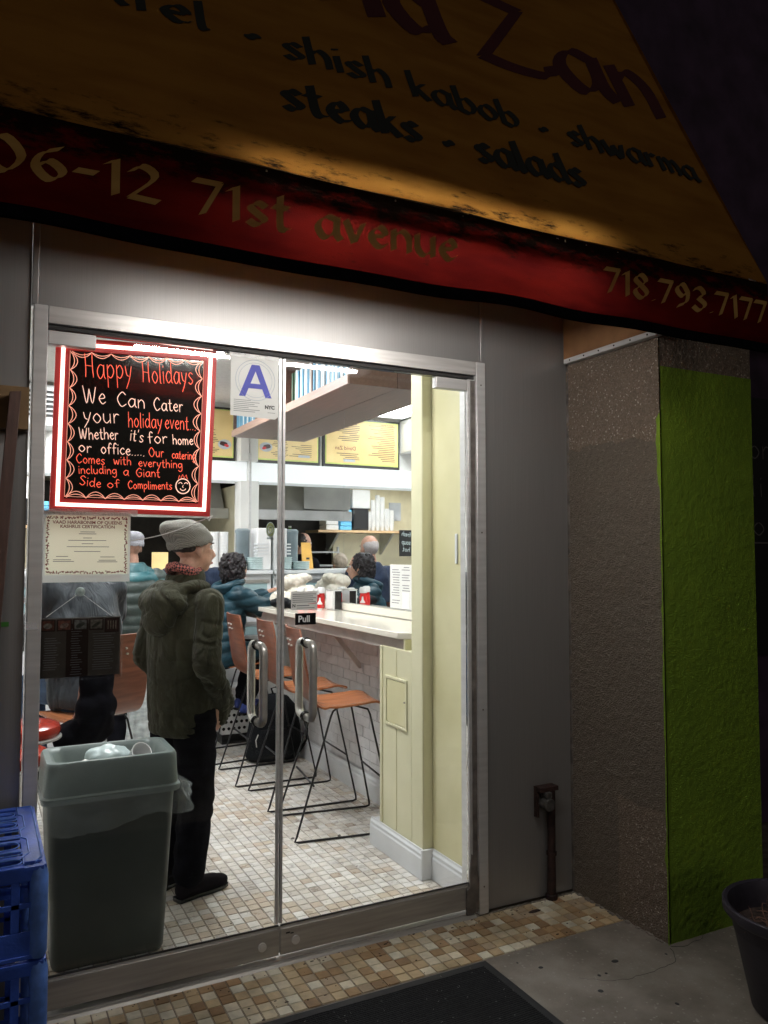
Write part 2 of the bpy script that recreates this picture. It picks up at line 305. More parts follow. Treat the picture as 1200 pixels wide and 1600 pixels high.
def knit(name, c):
    m, t, b = nt(name); L = t.links.new; b.inputs['Roughness'].default_value = .95; b.inputs['Sheen Weight'].default_value = .2
    tc = t.nodes.new('ShaderNodeTexCoord'); w = t.nodes.new('ShaderNodeTexWave'); w.bands_direction = 'DIAGONAL'; w.inputs['Scale'].default_value = 70
    w.inputs['Distortion'].default_value = 3; w.inputs['Detail Scale'].default_value = 5; L(tc.outputs['Object'], w.inputs['Vector'])
    cr = t.nodes.new('ShaderNodeValToRGB'); cr.color_ramp.elements[0].color = (*[x * .62 for x in c], 1); cr.color_ramp.elements[1].color = (*c, 1)
    L(w.outputs[0], cr.inputs[0]); L(cr.outputs[0], b.inputs['Base Color'])
    bp = t.nodes.new('ShaderNodeBump'); bp.inputs['Strength'].default_value = 1.; bp.inputs['Distance'].default_value = .006
    L(w.outputs[0], bp.inputs['Height']); L(bp.outputs[0], b.inputs['Normal'])
    return m
M['knit_grey'] = knit('oatmeal_grey_knit', (.36, .345, .30))
M['knit_pale'] = knit('pale_grey_knit', (.50, .50, .55))
def cloth(name, c, c2, rough=.8, wr=.6, sc=9., stretch=(1, 1, .55), weave=320):
    m, t, b = nt(name); L = t.links.new; b.inputs['Roughness'].default_value = rough; b.inputs['Sheen Weight'].default_value = .08; b.inputs['Specular IOR Level'].default_value = .16
    tc = t.nodes.new('ShaderNodeTexCoord'); mp = t.nodes.new('ShaderNodeMapping'); mp.inputs['Scale'].default_value = stretch; L(tc.outputs['Object'], mp.inputs[0])
    n = t.nodes.new('ShaderNodeTexNoise'); n.inputs['Scale'].default_value = sc; n.inputs['Detail'].default_value = 5; n.inputs['Distortion'].default_value = 1.6; L(mp.outputs[0], n.inputs['Vector'])
    cr = t.nodes.new('ShaderNodeValToRGB'); cr.color_ramp.elements[0].position = .3; cr.color_ramp.elements[1].position = .7; cr.color_ramp.elements[0].color = (*c, 1); cr.color_ramp.elements[1].color = (*c2, 1); L(n.outputs[0], cr.inputs[0]); L(cr.outputs[0], b.inputs['Base Color'])
    ab = t.nodes.new('ShaderNodeMath'); ab.operation = 'SUBTRACT'; ab.inputs[1].default_value = .5; L(n.outputs[0], ab.inputs[0]); a2 = t.nodes.new('ShaderNodeMath'); a2.operation = 'ABSOLUTE'; L(ab.outputs[0], a2.inputs[0])
    bp = t.nodes.new('ShaderNodeBump'); bp.inputs['Strength'].default_value = wr; bp.inputs['Distance'].default_value = .05; L(a2.outputs[0], bp.inputs['Height'])
    w = t.nodes.new('ShaderNodeTexNoise'); w.inputs['Scale'].default_value = weave; L(tc.outputs['Object'], w.inputs['Vector'])
    b2 = t.nodes.new('ShaderNodeBump'); b2.inputs['Strength'].default_value = .25; b2.inputs['Distance'].default_value = .003; L(w.outputs[0], b2.inputs['Height']); L(bp.outputs[0], b2.inputs['Normal']); L(b2.outputs[0], b.inputs['Normal'])
    return m
M['parka'] = cloth('olive_parka_cotton', (.022, .022, .012), (.042, .042, .024))
M['dark_leather'] = cloth('charcoal_leather', (.020, .025, .030), (.05, .058, .066), .42, .7, 6., (1.4, 1.4, .4))
M['navy_coat'] = cloth('navy_wool_coat', (.010, .017, .036), (.018, .028, .055), .9, .4, 7.)
def check():
    m, t, b = nt('houndstooth_scarf_wool'); L = t.links.new; b.inputs['Roughness'].default_value = .95
    tc = t.nodes.new('ShaderNodeTexCoord'); mp = t.nodes.new('ShaderNodeMapping'); mp.inputs['Rotation'].default_value = (.5, .4, .7)
    k = t.nodes.new('ShaderNodeTexChecker'); k.inputs['Scale'].default_value = 95
    k.inputs[1].default_value = (.40, .12, .10, 1); k.inputs[2].default_value = (.025, .018, .02, 1)
    L(tc.outputs['Object'], mp.inputs[0]); L(mp.outputs[0], k.inputs[0]); L(k.outputs[0], b.inputs['Base Color'])
    return m
M['scarf'] = check()

# ------------------------------------------------------------------ helpers
def thing(name, label=None, cat=None, loc=(0, 0, 0), rz=0., group=None, kind=None, parent=None):
    o = bpy.data.objects.new(name, None); COL.objects.link(o); o.empty_display_size = .1
    o.location = loc; o.rotation_euler = (0, 0, rz)
    tag(o, label, cat, group, kind); o.parent = parent
    return o
def tag(o, label=None, cat=None, group=None, kind=None):
    if label: o['label'] = label
    if cat: o['category'] = cat
    if group: o['group'] = group
    if kind: o['kind'] = kind
    return o
def world_off(p):
    v = Vector((0, 0, 0))
    while p is not None: v += p.location; p = p.parent
    return v
class MB:
    def __init__(s): s.v = []; s.f = []; s.mi = []
    def add(s, vs, fs, mi=0):
        b = len(s.v); s.v += [tuple(map(float, q)) for q in vs]; s.f += [tuple(b + i for i in f) for f in fs]; s.mi += [mi] * len(fs); return s
    def box(s, x0, y0, z0, x1, y1, z1, mi=0, top=0):
        v = [(x0, y0, z0), (x1, y0, z0), (x1, y1, z0), (x0, y1, z0), (x0, y0, z1), (x1, y0, z1), (x1, y1, z1), (x0, y1, z1)]
        return s.add(v, [(0, 3, 2, 1), (4, 5, 6, 7), (0, 1, 5, 4), (1, 2, 6, 5), (2, 3, 7, 6), (3, 0, 4, 7)], mi)
    def tube(s, pts, r, n=8, mi=0, caps=True, closed=False):
        pts = [Vector(p) for p in pts]; rings = []; N = len(pts)
        rr = r if isinstance(r, (list, tuple)) else [r] * N
        up = None
        for i, p in enumerate(pts):
            if closed: d = pts[(i + 1) % N] - pts[i - 1]
            else: d = (pts[min(i + 1, N - 1)] - pts[max(i - 1, 0)])
            d.normalize()
            if up is None: up = Vector((0, 0, 1)) if abs(d.z) < .9 else Vector((1, 0, 0))
            a = d.cross(up); 
            if a.length < 1e-5: a = d.orthogonal()
            a.normalize(); bb = a.cross(d).normalized(); up = bb
            rings.append([p + a * rr[i] * math.cos(2 * math.pi * k / n) + bb * rr[i] * math.sin(2 * math.pi * k / n) for k in range(n)])
        vs = [q for ring in rings for q in ring]; fs = []
        for i in range(N if closed else N - 1):
            j = (i + 1) % N
            for k in range(n): fs.append((i * n + k, i * n + (k + 1) % n, j * n + (k + 1) % n, j * n + k))
        if caps and not closed: fs += [tuple(range(n - 1, -1, -1)), tuple((N - 1) * n + k for k in range(n))]
        return s.add(vs, fs, mi)
    def lathe(s, prof, c=(0, 0, 0), n=24, mi=0, sx=1., sy=1.):
        vs = []; fs = []
        for (r, z) in prof:
            for k in range(n): vs.append((c[0] + sx * r * math.cos(2 * math.pi * k / n), c[1] + sy * r * math.sin(2 * math.pi * k / n), c[2] + z))
        for i in range(len(prof) - 1):
            for k in range(n): fs.append((i * n + k, i * n + (k + 1) % n, (i + 1) * n + (k + 1) % n, (i + 1) * n + k))
        fs += [tuple(range(n - 1, -1, -1)), tuple((len(prof) - 1) * n + k for k in range(n))]
        return s.add(vs, fs, mi)
    def prism(s, poly, fn, d0, d1, mi=0):
        n = len(poly); vs = [fn(u, v, d0) for u, v in poly] + [fn(u, v, d1) for u, v in poly]
        return s.add(vs, [tuple(range(n)), tuple(range(2 * n - 1, n - 1, -1))] + [(k, k + n, (k + 1) % n + n, (k + 1) % n) for k in range(n)], mi)
    def rings(s, rs, n=20, mi=0, cap=True):   # rs: (centre, u axis, v axis)
        vs = []; fs = []
        for c, u, v in rs:
            c, u, v = Vector(c), Vector(u), Vector(v)
            for k in range(n):
                a = 2 * math.pi * k / n; vs.append(c + u * math.cos(a) + v * math.sin(a))
        for i in range(len(rs) - 1):
            for k in range(n): fs.append((i * n + k, i * n + (k + 1) % n, (i + 1) * n + (k + 1) % n, (i + 1) * n + k))
        if cap: fs += [tuple(range(n - 1, -1, -1)), tuple((len(rs) - 1) * n + k for k in range(n))]
        return s.add(vs, fs, mi)
    def mesh(s, name):
        me = bpy.data.meshes.new(name); me.from_pydata(s.v, [], s.f); me.update()
        bm = bmesh.new(); bm.from_mesh(me); bmesh.ops.recalc_face_normals(bm, faces=bm.faces); bm.to_mesh(me); bm.free()
        return me
    def build(s, name, mat, parent=None, label=None, cat=None, group=None, kind=None, smooth=False, bevel=0., local=False, bseg=2, keepnormals=False):
        off = Vector((0, 0, 0)) if local else world_off(parent)
        if off.length > 0: s.v = [(a - off.x, b - off.y, c - off.z) for a, b, c in s.v]
        me = bpy.data.meshes.new(name); me.from_pydata(s.v, [], s.f); me.update()
        mats = mat if isinstance(mat, (list, tuple)) else [mat]
        for m_ in mats: me.materials.append(M[m_] if isinstance(m_, str) else m_)
        if len(mats) > 1: me.polygons.foreach_set('material_index', s.mi)
        if not keepnormals:
            bm = bmesh.new(); bm.from_mesh(me); bmesh.ops.recalc_face_normals(bm, faces=bm.faces); bm.to_mesh(me); bm.free()
        o = bpy.data.objects.new(name, me); COL.objects.link(o); o.parent = parent
        if bevel:
            b = o.modifiers.new('b', 'BEVEL'); b.width = bevel; b.segments = bseg; b.limit_method = 'ANGLE'; b.angle_limit = R(40)
            if smooth == False: smooth = 'auto'
        if smooth == 'auto': me.shade_smooth(); 
        elif smooth: me.shade_smooth()
        if smooth == 'auto':
            try: me.set_sharp_from_angle(angle=R(40))
            except Exception: pass
        tag(o, label, cat, group, kind)
        return o
def evalmesh(o):
    dg = bpy.context.evaluated_depsgraph_get(); dg.update()
    return bpy.data.meshes.new_from_object(o.evaluated_get(dg))
def blob(mb, name, mat, parent=None, voxel=.012, smooth=5, disp=None, label=None, cat=None, group=None, local=True, noisy=0., ns=8.):
    me = bpy.data.meshes.new(name); me.from_pydata(mb.v, [], mb.f); me.update()
    bm = bmesh.new(); bm.from_mesh(me); bmesh.ops.recalc_face_normals(bm, faces=bm.faces); bm.to_mesh(me); bm.free()
    t = bpy.data.objects.new('tmp', me); COL.objects.link(t)
    r = t.modifiers.new('r', 'REMESH'); r.mode = 'VOXEL'; r.voxel_size = voxel; r.use_smooth_shade = True
    if smooth: s_ = t.modifiers.new('s', 'SMOOTH'); s_.iterations = smooth; s_.factor = .5
    m2 = evalmesh(t); bpy.data.objects.remove(t); bpy.data.meshes.remove(me); m2.name = name
    n = len(m2.vertices); co = np.empty(n * 3, 'f'); m2.vertices.foreach_get('co', co); co = co.reshape(-1, 3)
    if (disp or noisy) and n:
        no = np.empty(n * 3, 'f'); m2.vertices.foreach_get('normal', no); no = no.reshape(-1, 3)
        d = np.zeros(n)
        if noisy:
            for i in range(n):
                p = Vector(co[i]) * ns; d[i] += noisy * (noise.noise(p) + .5 * noise.noise(p * 2.3))
        if disp: d += np.array([disp(co[i], no[i]) for i in range(n)])
        co = co + no * d[:, None]
        m2.vertices.foreach_set('co', co.astype('f').ravel())
    m2.update(); m2.materials.clear(); m2.materials.append(M[mat]); m2.shade_smooth()
    o = bpy.data.objects.new(name, m2); COL.objects.link(o); o.parent = parent; tag(o, label, cat, group)
    return o
def cap(mb, p0, r0, p1, r1, n=12):
    p0, p1 = Vector(p0), Vector(p1); d = (p1 - p0); L_ = d.length
    if L_ < 1e-6: return ell(mb, p0, (r0, r0, r0))
    d.normalize(); pts = []; rr = []
    for a in (-80, -55, -28, 0): pts.append(p0 + d * (r0 * math.sin(R(a)))); rr.append(r0 * math.cos(R(a)))
    for a in (0, 28, 55, 80): pts.append(p1 + d * (r1 * math.sin(R(a)))); rr.append(r1 * math.cos(R(a)))
    mb.tube(pts, rr, n)
def ell(mb, c, r, rot=None, n=16):
    vs = []; m = 9; c = Vector(c)
    Rm = rot if rot is not None else Matrix.Identity(3)
    for i in range(m):
        t = math.pi * (i + .5) / m
        for k in range(n):
            a = 2 * math.pi * k / n
            vs.append(c + Rm @ Vector((r[0] * math.sin(t) * math.cos(a), r[1] * math.sin(t) * math.sin(a), r[2] * math.cos(t))))
    fs = [(i * n + k, i * n + (k + 1) % n, (i + 1) * n + (k + 1) % n, (i + 1) * n + k) for i in range(m - 1) for k in range(n)]
    fs += [tuple(range(n)), tuple((m - 1) * n + k for k in range(n))]
    mb.add(vs, fs)
def text(s, size, mat, parent, loc, rot=(R(90), 0, 0), align='LEFT', name='lettering', bold=0., sx=1., label=None, ext=.0003, shear=0.):
    cu = bpy.data.curves.new('t', 'FONT'); cu.body = s; cu.size = size; cu.align_x = align; cu.extrude = ext; cu.offset = bold; cu.shear = shear
    cu.resolution_u = 4
    t = bpy.data.objects.new('tmp', cu); COL.objects.link(t)
    me = evalmesh(t); bpy.data.objects.remove(t); me.name = name
    me.transform(Matrix.Scale(sx, 4, (1, 0, 0)))
    me.transform(Matrix.Translation(Vector(loc) - world_off(parent)) @ (Matrix.Rotation(rot[2], 4, 'Z') @ Matrix.Rotation(rot[1], 4, 'Y') @ Matrix.Rotation(rot[0], 4, 'X')))
    me.materials.clear(); me.materials.append(M[mat])
    o = bpy.data.objects.new(name, me); COL.objects.link(o); o.parent = parent; tag(o, label)
    return o
def copy_tree(o, parent=None):
    c = o.copy(); COL.objects.link(c); c.parent = parent
    for ch in list(o.children): copy_tree(ch, c)
    return c
def arc(c, r, a0, a1, n, ax=(0, 1)):
    return [(c[0] + r * math.cos(R(a0 + (a1 - a0) * i / n)), c[1] + r * math.sin(R(a0 + (a1 - a0) * i / n))) for i in range(n + 1)]

# ---------------------------------------------- stroke lettering
G = {
 'a': (.95, [[(.78, .92), (.4, 1), (.08, .5), (.35, 0), (.72, .35), (.8, .95)], [(.82, 1), (.8, .25), (.95, 0)]]),
 'b': (.85, [[(.12, 1.7), (.12, .1)], [(.13, .65), (.5, 1), (.78, .5), (.5, 0), (.12, .12)]]),
 'c': (.78, [[(.72, .8), (.45, 1), (.08, .5), (.4, 0), (.74, .18)]]),
 'd': (.95, [[(.75, .8), (.4, 1), (.08, .5), (.38, 0), (.74, .3)], [(.8, 1.7), (.8, .25), (.92, 0)]]),
 'e': (.80, [[(.1, .48), (.7, .62), (.46, 1), (.1, .5), (.42, 0), (.76, .2)]]),
 'f': (.65, [[(.66, 1.5), (.46, 1.7), (.28, 1.3), (.28, 0)], [(.05, .9), (.6, .96)]]),
 'g': (.92, [[(.75, .85), (.4, 1), (.08, .55), (.38, .1), (.74, .5)], [(.8, 1), (.8, -.3), (.45, -.65), (.1, -.42)]]),
 'h': (.88, [[(.12, 1.7), (.12, 0)], [(.12, .6), (.45, 1), (.74, .7), (.76, 0)]]),
 'i': (.30, [[(.14, 1), (.16, 0)], [(.14, 1.38), (.17, 1.48)]]),
 'k': (.80, [[(.12, 1.7), (.12, 0)], [(.66, 1.05), (.16, .48)], [(.28, .56), (.72, 0)]]),
 'l': (.32, [[(.14, 1.7), (.14, .2), (.26, 0)]]),
 'm': (1.25, [[(.1, 1), (.1, 0)], [(.1, .65), (.36, 1), (.58, .7), (.58, 0)], [(.58, .65), (.85, 1), (1.08, .7), (1.1, 0)]]),
 'n': (.86, [[(.1, 1), (.1, 0)], [(.1, .62), (.42, 1), (.72, .7), (.74, 0)]]),
 'o': (.88, [[(.44, 1), (.08, .5), (.44, 0), (.8, .5), (.44, 1)]]),
 'p': (.88, [[(.12, 1), (.12, -.65)], [(.12, .7), (.5, 1), (.8, .55), (.48, .05), (.13, .2)]]),
 'r': (.66, [[(.12, 1), (.12, 0)], [(.12, .6), (.36, .98), (.62, .9)]]),
 's': (.74, [[(.66, .86), (.38, 1), (.14, .76), (.4, .5), (.64, .26), (.36, 0), (.08, .14)]]),
 't': (.66, [[(.3, 1.5), (.3, .2), (.5, 0), (.62, .1)], [(.04, .98), (.58, 1)]]),
 'u': (.90, [[(.1, 1), (.12, .3), (.4, 0), (.74, .35)], [(.76, 1), (.76, 0)]]),
 'v': (.80, [[(.06, 1), (.38, 0)], [(.38, 0), (.74, 1)]]),
 'w': (1.15, [[(.06, 1), (.3, 0), (.56, .8)], [(.56, .8), (.82, 0), (1.08, 1)]]),
 'y': (.82, [[(.08, 1), (.2, .4), (.42, .25)], [(.76, 1), (.5, .1), (.1, -.65)]]),
 'z': (.80, [[(.08, .95), (.7, .95)], [(.7, .95), (.08, 0)], [(.08, 0), (.76, .05)]]),
 'H': (1.15, [[(.12, 1.7), (.16, .8), (.1, 0)], [(.9, 1.7), (.86, .9), (.92, 0)], [(.14, .85), (.9, .8)]]),
 'W': (1.5, [[(.06, 1.7), (.36, 0), (.7, 1.4)], [(.7, 1.4), (.98, 0), (1.4, 1.6)]]),
 'C': (1.1, [[(1.0, 1.4), (.62, 1.7), (.1, .9), (.5, 0), (1.04, .3)]]),
 'O': (1.3, [[(.64, 1.7), (.1, .85), (.64, 0), (1.16, .85), (.64, 1.7)]]),
 'G': (1.2, [[(1.02, 1.45), (.62, 1.7), (.1, .85), (.55, 0), (1.02, .3), (1.02, .8)], [(1.08, .82), (.6, .82)]]),
 'S': (1.0, [[(.9, 1.45), (.5, 1.7), (.15, 1.3), (.5, .9), (.86, .45), (.5, 0), (.08, .25)]]),
 'D': (1.25, [[(.14, 1.7), (.14, 0)], [(.02, 1.65), (.7, 1.6), (1.1, .85), (.7, .05), (.05, 0)]]),
 'Z': (1.30, [[(.05, 1.62), (.5, 1.72), (1.1, 1.62)], [(1.1, 1.62), (.12, .08)], [(.12, .08), (.6, .02), (1.2, .1), (1.3, .38)]]),
 '0': (1.2, [[(.6, 1.5), (.12, .75), (.6, 0), (1.08, .75), (.6, 1.5)]]),
 '1': (.55, [[(.08, 1.25), (.32, 1.5)], [(.34, 1.5), (.34, 0)]]),
 '2': (1.0, [[(.1, 1.15), (.45, 1.5), (.82, 1.1), (.1, .06)], [(.1, .06), (.92, .04)]]),
 '3': (.95, [[(.12, 1.3), (.5, 1.5), (.8, 1.15), (.4, .82)], [(.4, .82), (.85, .45), (.45, 0), (.08, .2)]]),
 '6': (1.0, [[(.8, 1.45), (.3, 1.1), (.12, .5), (.5, 0), (.86, .42), (.5, .82), (.18, .5)]]),
 '7': (.95, [[(.06, 1.42), (.88, 1.45)], [(.88, 1.45), (.32, 0)]]),
 '8': (1.0, [[(.5, .82), (.16, 1.15), (.5, 1.5), (.82, 1.15), (.5, .82), (.12, .4), (.5, 0), (.88, .4), (.5, .82)]]),
 '9': (1.0, [[(.84, 1.05), (.5, 1.5), (.14, 1.1), (.5, .7), (.84, 1.05), (.76, .4), (.2, 0)]]),
 '-': (.75, [[(.08, .68), (.66, .72)]]), '.': (.34, [[(.14, 0), (.2, .06)]]), '\u2022': (.8, [[(.28, .42), (.40, .36), (.52, .44), (.42, .56), (.28, .52), (.28, .42)]]),
 "'": (.25, [[(.14, 1.8), (.1, 1.45)]]), ' ': (.6, []),
}
def smoothpts(p, k=4):
    if len(p) < 3: return list(p)
    P = [Vector(q) for q in p]; out = []
    cl = (P[0] - P[-1]).length < 1e-6
    for i in range(len(P) - 1):
        a = P[i - 1] if i else (P[-2] if cl else P[0] * 2 - P[1]); b = P[i]; c = P[i + 1]
        d = P[i + 2] if i + 2 < len(P) else (P[1] if cl else P[-1] * 2 - P[-2])
        for s in range(k):
            t = s / k
            out.append(.5 * ((2 * b) + (c - a) * t + (2 * a - 5 * b + 4 * c - d) * t * t + (3 * b - a - 3 * c + d) * t ** 3))
    out.append(P[-1]); return out
def layout(s, font=G):
    x = 0; out = []
    for ch in s:
        w, st = font[ch]; out.append((x, st)); x += w + .12
    return x, out
def write(mb, s, p0, p1, xh, place, width, nib=None, jit=0., slant=0.):
    """strokes of a line of writing; p0,p1 = baseline ends (u,v); place(u,v,h) -> world; nib=(w,angle) makes broad-pen strokes"""
    tot, lay = layout(s); p0 = Vector(p0); p1 = Vector(p1); d = (p1 - p0); sx = d.length / tot; d.normalize(); up = Vector((-d.y, d.x)); h = [0.0]
    for gx, st in lay:
        jz = random.uniform(-jit, jit)
        for stroke in st:
            h[0] += .00004
            pts = [p0 + d * ((gx + q[0] + slant * q[1]) * sx) + up * ((q[1] + jz) * xh) for q in smoothpts(stroke)]
            if nib:
                nv = Vector((math.cos(nib[1]), math.sin(nib[1]))) * nib[0] * .5; th = width * .5
                for i in range(len(pts) - 1):
                    a, b = pts[i], pts[i + 1]; h[0] += .00001
                    e = (b - a)
                    if e.length < 1e-7: continue
                    e.normalize(); sd = Vector((-e.y, e.x)) * th
                    s1 = 1 if nv.x * sd.x + nv.y * sd.y > 0 else -1; n2 = nv + sd * s1
                    mb.add([place(*(a - n2 - e * th * .3), h[0]), place(*(b - n2 + e * th * .3), h[0]), place(*(b + n2 + e * th * .3), h[0]), place(*(a + n2 - e * th * .3), h[0])], [(0, 1, 2, 3)])
            else:
                ribbon(mb, pts, width, place, h[0])
def ribbon(mb, pts, width, place, h=0.):
    vs = []; N = len(pts); pts = [Vector(p) for p in pts]
    for i, p in enumerate(pts):
        e = pts[min(i + 1, N - 1)] - pts[max(i - 1, 0)]
        if e.length < 1e-9: e = Vector((1, 0))
        e.normalize(); w = width * (.5 if 0 < i < N - 1 else .38); q = Vector((-e.y, e.x)) * w
        ext = e * width * .3 * (-1 if i == 0 else (1 if i == N - 1 else 0))
        vs += [place(*(p - q + ext), h), place(*(p + q + ext), h)]
    mb.add(vs, [(2 * i, 2 * i + 1, 2 * i + 3, 2 * i + 2) for i in range(N - 1)])

# ================================================================== SETTING
Y0 = 3.02                        # street face of the shop front
DOOR0, DOOR1 = 0.204, 1.985      # clear opening
MIR = 2.43                       # mirror plane
B = MB().box(-6, -6, -.12, 9, 2.676, 0); B.build('pavement', 'concrete', kind='structure')
B = MB().box(-6, 2.676, -.12, 9, 3.46, -.010); B.build('threshold_bed', 'grout', kind='structure')
flo = MB().box(-.6, 3.10, -.12, 2.6, 11, -.0045 + 0).build('shop_floor', 'grout', kind='structure')
strip = MB().box(.10, 2.68, -.010, 2.568, 3.012, -.004).build('threshold_tiling', 'grout', kind='structure')
# tiles -------------------------------------------------------------
tile_cols = [(.60, .54, .43), (.50, .39, .26), (.70, .66, .58), (.38, .26, .155), (.29, .19, .115), (.55, .45, .31), (.76, .73, .67), (.42, .34, .26)]
inner_cols = [(.60, .56, .50), (.66, .63, .58), (.55, .51, .46), (.48, .40, .32), (.70, .68, .64), (.52, .45, .36), (.62, .60, .57), (.43, .38, .33)]
def wear(m, sc=1.6, lo=.60):
    t = m.node_tree; b = t.nodes['Principled BSDF']; l = b.inputs['Base Color'].links[0].from_socket
    g = t.nodes.new('ShaderNodeNewGeometry'); n = t.nodes.new('ShaderNodeTexNoise'); n.inputs['Scale'].default_value = sc; n.inputs['Detail'].default_value = 9; n.inputs['Roughness'].default_value = .66
    t.links.new(g.outputs['Position'], n.inputs['Vector']); r = t.nodes.new('ShaderNodeMapRange'); r.inputs[1].default_value = .36; r.inputs[2].default_value = .56; r.inputs[3].default_value = lo; r.inputs[4].default_value = 1.
    t.links.new(n.outputs[0], r.inputs[0]); x = t.nodes.new('ShaderNodeMix'); x.data_type = 'RGBA'; x.blend_type = 'MULTIPLY'; x.inputs[0].default_value = 1
    cc = t.nodes.new('ShaderNodeCombineColor'); [t.links.new(r.outputs[0], cc.inputs[i]) for i in range(3)]
    t.links.new(l, x.inputs[6]); t.links.new(cc.outputs[0], x.inputs[7]); t.links.new(x.outputs[2], b.inputs['Base Color']); return m
TM = [wear(pbr('tan_floor_tile', tuple(min(.9, q * k) for q, k in zip(c, (1.22, 1.18, 1.06))), .38, 0, .10, 22, .12, 70, rand=1, rvar=.1), 2.2, .55) for c in tile_cols]
IM = [wear(pbr('pale_floor_tile', tuple(min(.88, q * 1.10) for q in c), .30, 0, .09, 22, .10, 70, rand=1, rvar=.1), 2.6, .78) for c in inner_cols]
P = .0530
def tile_mesh(m, w=1, h=1, name='tile'):
    g = .0016; B = MB(); x1 = P * w - g; y1 = P * h - g; e = .0018
    B.add([(g, g, -.006), (x1, g, -.006), (x1, y1, -.006), (g, y1, -.006), (g + e, g + e, 0), (x1 - e, g + e, 0), (x1 - e, y1 - e, 0), (g + e, y1 - e, 0)],
          [(4, 5, 6, 7), (0, 1, 5, 4), (1, 2, 6, 5), (2, 3, 7, 6), (3, 0, 4, 7)])
    me = B.mesh(name); me.materials.append(m); return me
TMe = [tile_mesh(m) for m in TM]; IMe = [tile_mesh(m) for m in IM]; IMe2 = [tile_mesh(m, 2, 1) for m in IM]
rs = random.Random(3)
w_out = [4, 4, 4, 3.6, 2.6, 4, 3.2, 3]; w_in = [6, 7, 4, 1.0, 6, 1.4, 5, 1.0]
for j in range(6):
    for i in range(46):
        x = .125 + i * P; y = 2.686 + j * P + (.0 if j < 5 else 0)
        k = rs.choices(range(8), w_out)[0]
        o = bpy.data.objects.new('tile', TMe[k]); COL.objects.link(o); o.parent = strip
        o.location = (x, y, rs.uniform(-.0006, .0006)); o.rotation_euler = (rs.uniform(-.006, .006), rs.uniform(-.006, .006), rs.uniform(-.008, .008))
# inside: nearest visible tiles are single parts, the rest one mesh
cells = []
for j in range(-1, 92):
    i = 0
    while i < 55:
        x = -.30 + i * P; y = 3.10 + j * P
        w = 2 if rs.random() < .0 else 1
        cells.append((x, y, w)); i += w
def tilecol(x, y):
    k = rs.choices(range(8), w_in)[0]
    if noise.noise(Vector((x * 1.4, y * .9, 3))) > .16 or y < 3.4:      # worn warmer patches near the door
        k = rs.choices(range(8), [3, 2, 3, 4, 2, 5, 2, 1])[0]
    return k
near = sorted([c for c in cells if .74 < c[0] < 1.99 and c[1] >= 3.09 and not (c[0] > 1.93 and c[1] > 3.4)], key=lambda c: c[1] * .889 + c[0] * .457)[:298]
nearset = set((round(c[0], 4), round(c[1], 4)) for c in near)
rest = [MB() for _ in range(8)]; RB = MB()
for (x, y, w) in cells:
    k = tilecol(x, y); z = rs.uniform(-.0007, .0005)
    if (round(x, 4), round(y, 4)) in nearset:
        if abs(x - 1.1) < .05 and 3.42 < y < 3.5: z -= .004
        o = bpy.data.objects.new('tile', IMe[k]); COL.objects.link(o); o.parent = flo
        o.location = (x, y, z); o.rotation_euler = (rs.uniform(-.005, .005), rs.uniform(-.005, .005), 0)
    elif y > 3.05 and (y < 7.0):
        g = .0016; e = .0018; a = P - g
        RB.add([(x + g, y + g, z - .006), (x + a, y + g, z - .006), (x + a, y + a, z - .006), (x + g, y + a, z - .006), (x + g + e, y + g + e, z), (x + a - e, y + g + e, z), (x + a - e, y + a - e, z), (x + g + e, y + a - e, z)],
               [(4, 5, 6, 7), (0, 1, 5, 4), (1, 2, 6, 5), (2, 3, 7, 6), (3, 0, 4, 7)], k)
RB.build('floor_tiling', IM, flo, kind='stuff', keepnormals=True)
# room shell ----------------------------------------------------------
MB().box(-.6, 3.06, 3.15, 2.7, 7.95, 3.25).build('ceiling', 'ceiling', kind='structure')
MB().box(-.7, 3.06, -.1, -.6, 11, 3.25).build('left_wall', 'white_wall', kind='structure')
# right side: door reveal, pier, knee wall, recessed wall behind the counter
MB().box(2.05, 3.075, 0, 2.56, 3.462, 3.15).build('door_side_wall', 'yellow_wall', kind='structure', bevel=.004)
MB().box(1.995, 3.464, 0, 2.56, 3.58, 3.15).build('wall_pier', 'cream_wall', kind='structure', bevel=.006)
knee = MB().box(1.998, 3.582, 0, 2.36, 3.915, 1.10).build('knee_wall', 'cream_wall', kind='structure', bevel=.004)
MB().box(1.991, 3.905, .146, 2.02, 3.93, 1.10).build('edge_trim', 'cream_wall', knee, bevel=.003)
MB().box(1.9955, 3.745, .15, 1.9975, 3.7485, 1.09).build('panel_seam', 'yellow_wall', knee)
rw = MB().box(2.352, 3.582, 0, 2.56, 7.9, 1.155).build('recessed_wall', 'mortar', kind='structure')
bm_ = MB().box(0, 0, 0, .012, .205, .064); bm_me = bm_.mesh('brick'); bm_me.materials.append(M['white_brick'])
for r_ in range(14):
    for c in range(11):
        y = 3.93 + c * .213 + (.106 if r_ % 2 else 0); z = .165 + r_ * .070
        if y > 6.1: continue
        o = bpy.data.objects.new('brick', bm_me); COL.objects.link(o); o.parent = rw
        o.location = (2.3465 + rs.uniform(-.0006, .0006), y, z); o.rotation_euler = (0, 0, rs.uniform(-.004, .004))
MB().box(2.342, 6.2, 0, 2.351, 7.0, 1.155).build('plain_panel', 'white_wall', rw)
def skirting(y0, y1, x, name='baseboard', mat='white_gloss', parent=None, h=.145):
    prof = [(0, 0), (-.016, 0), (-.016, h * .70), (-.012, h * .76), (-.013, h * .86), (-.006, h * .93), (-.005, h), (0, h)]
    B = MB(); B.prism(prof, lambda u, v, d: (x + u, d, v), y0, y1)
    return B.build(name, mat, parent, kind=None if parent else 'structure')
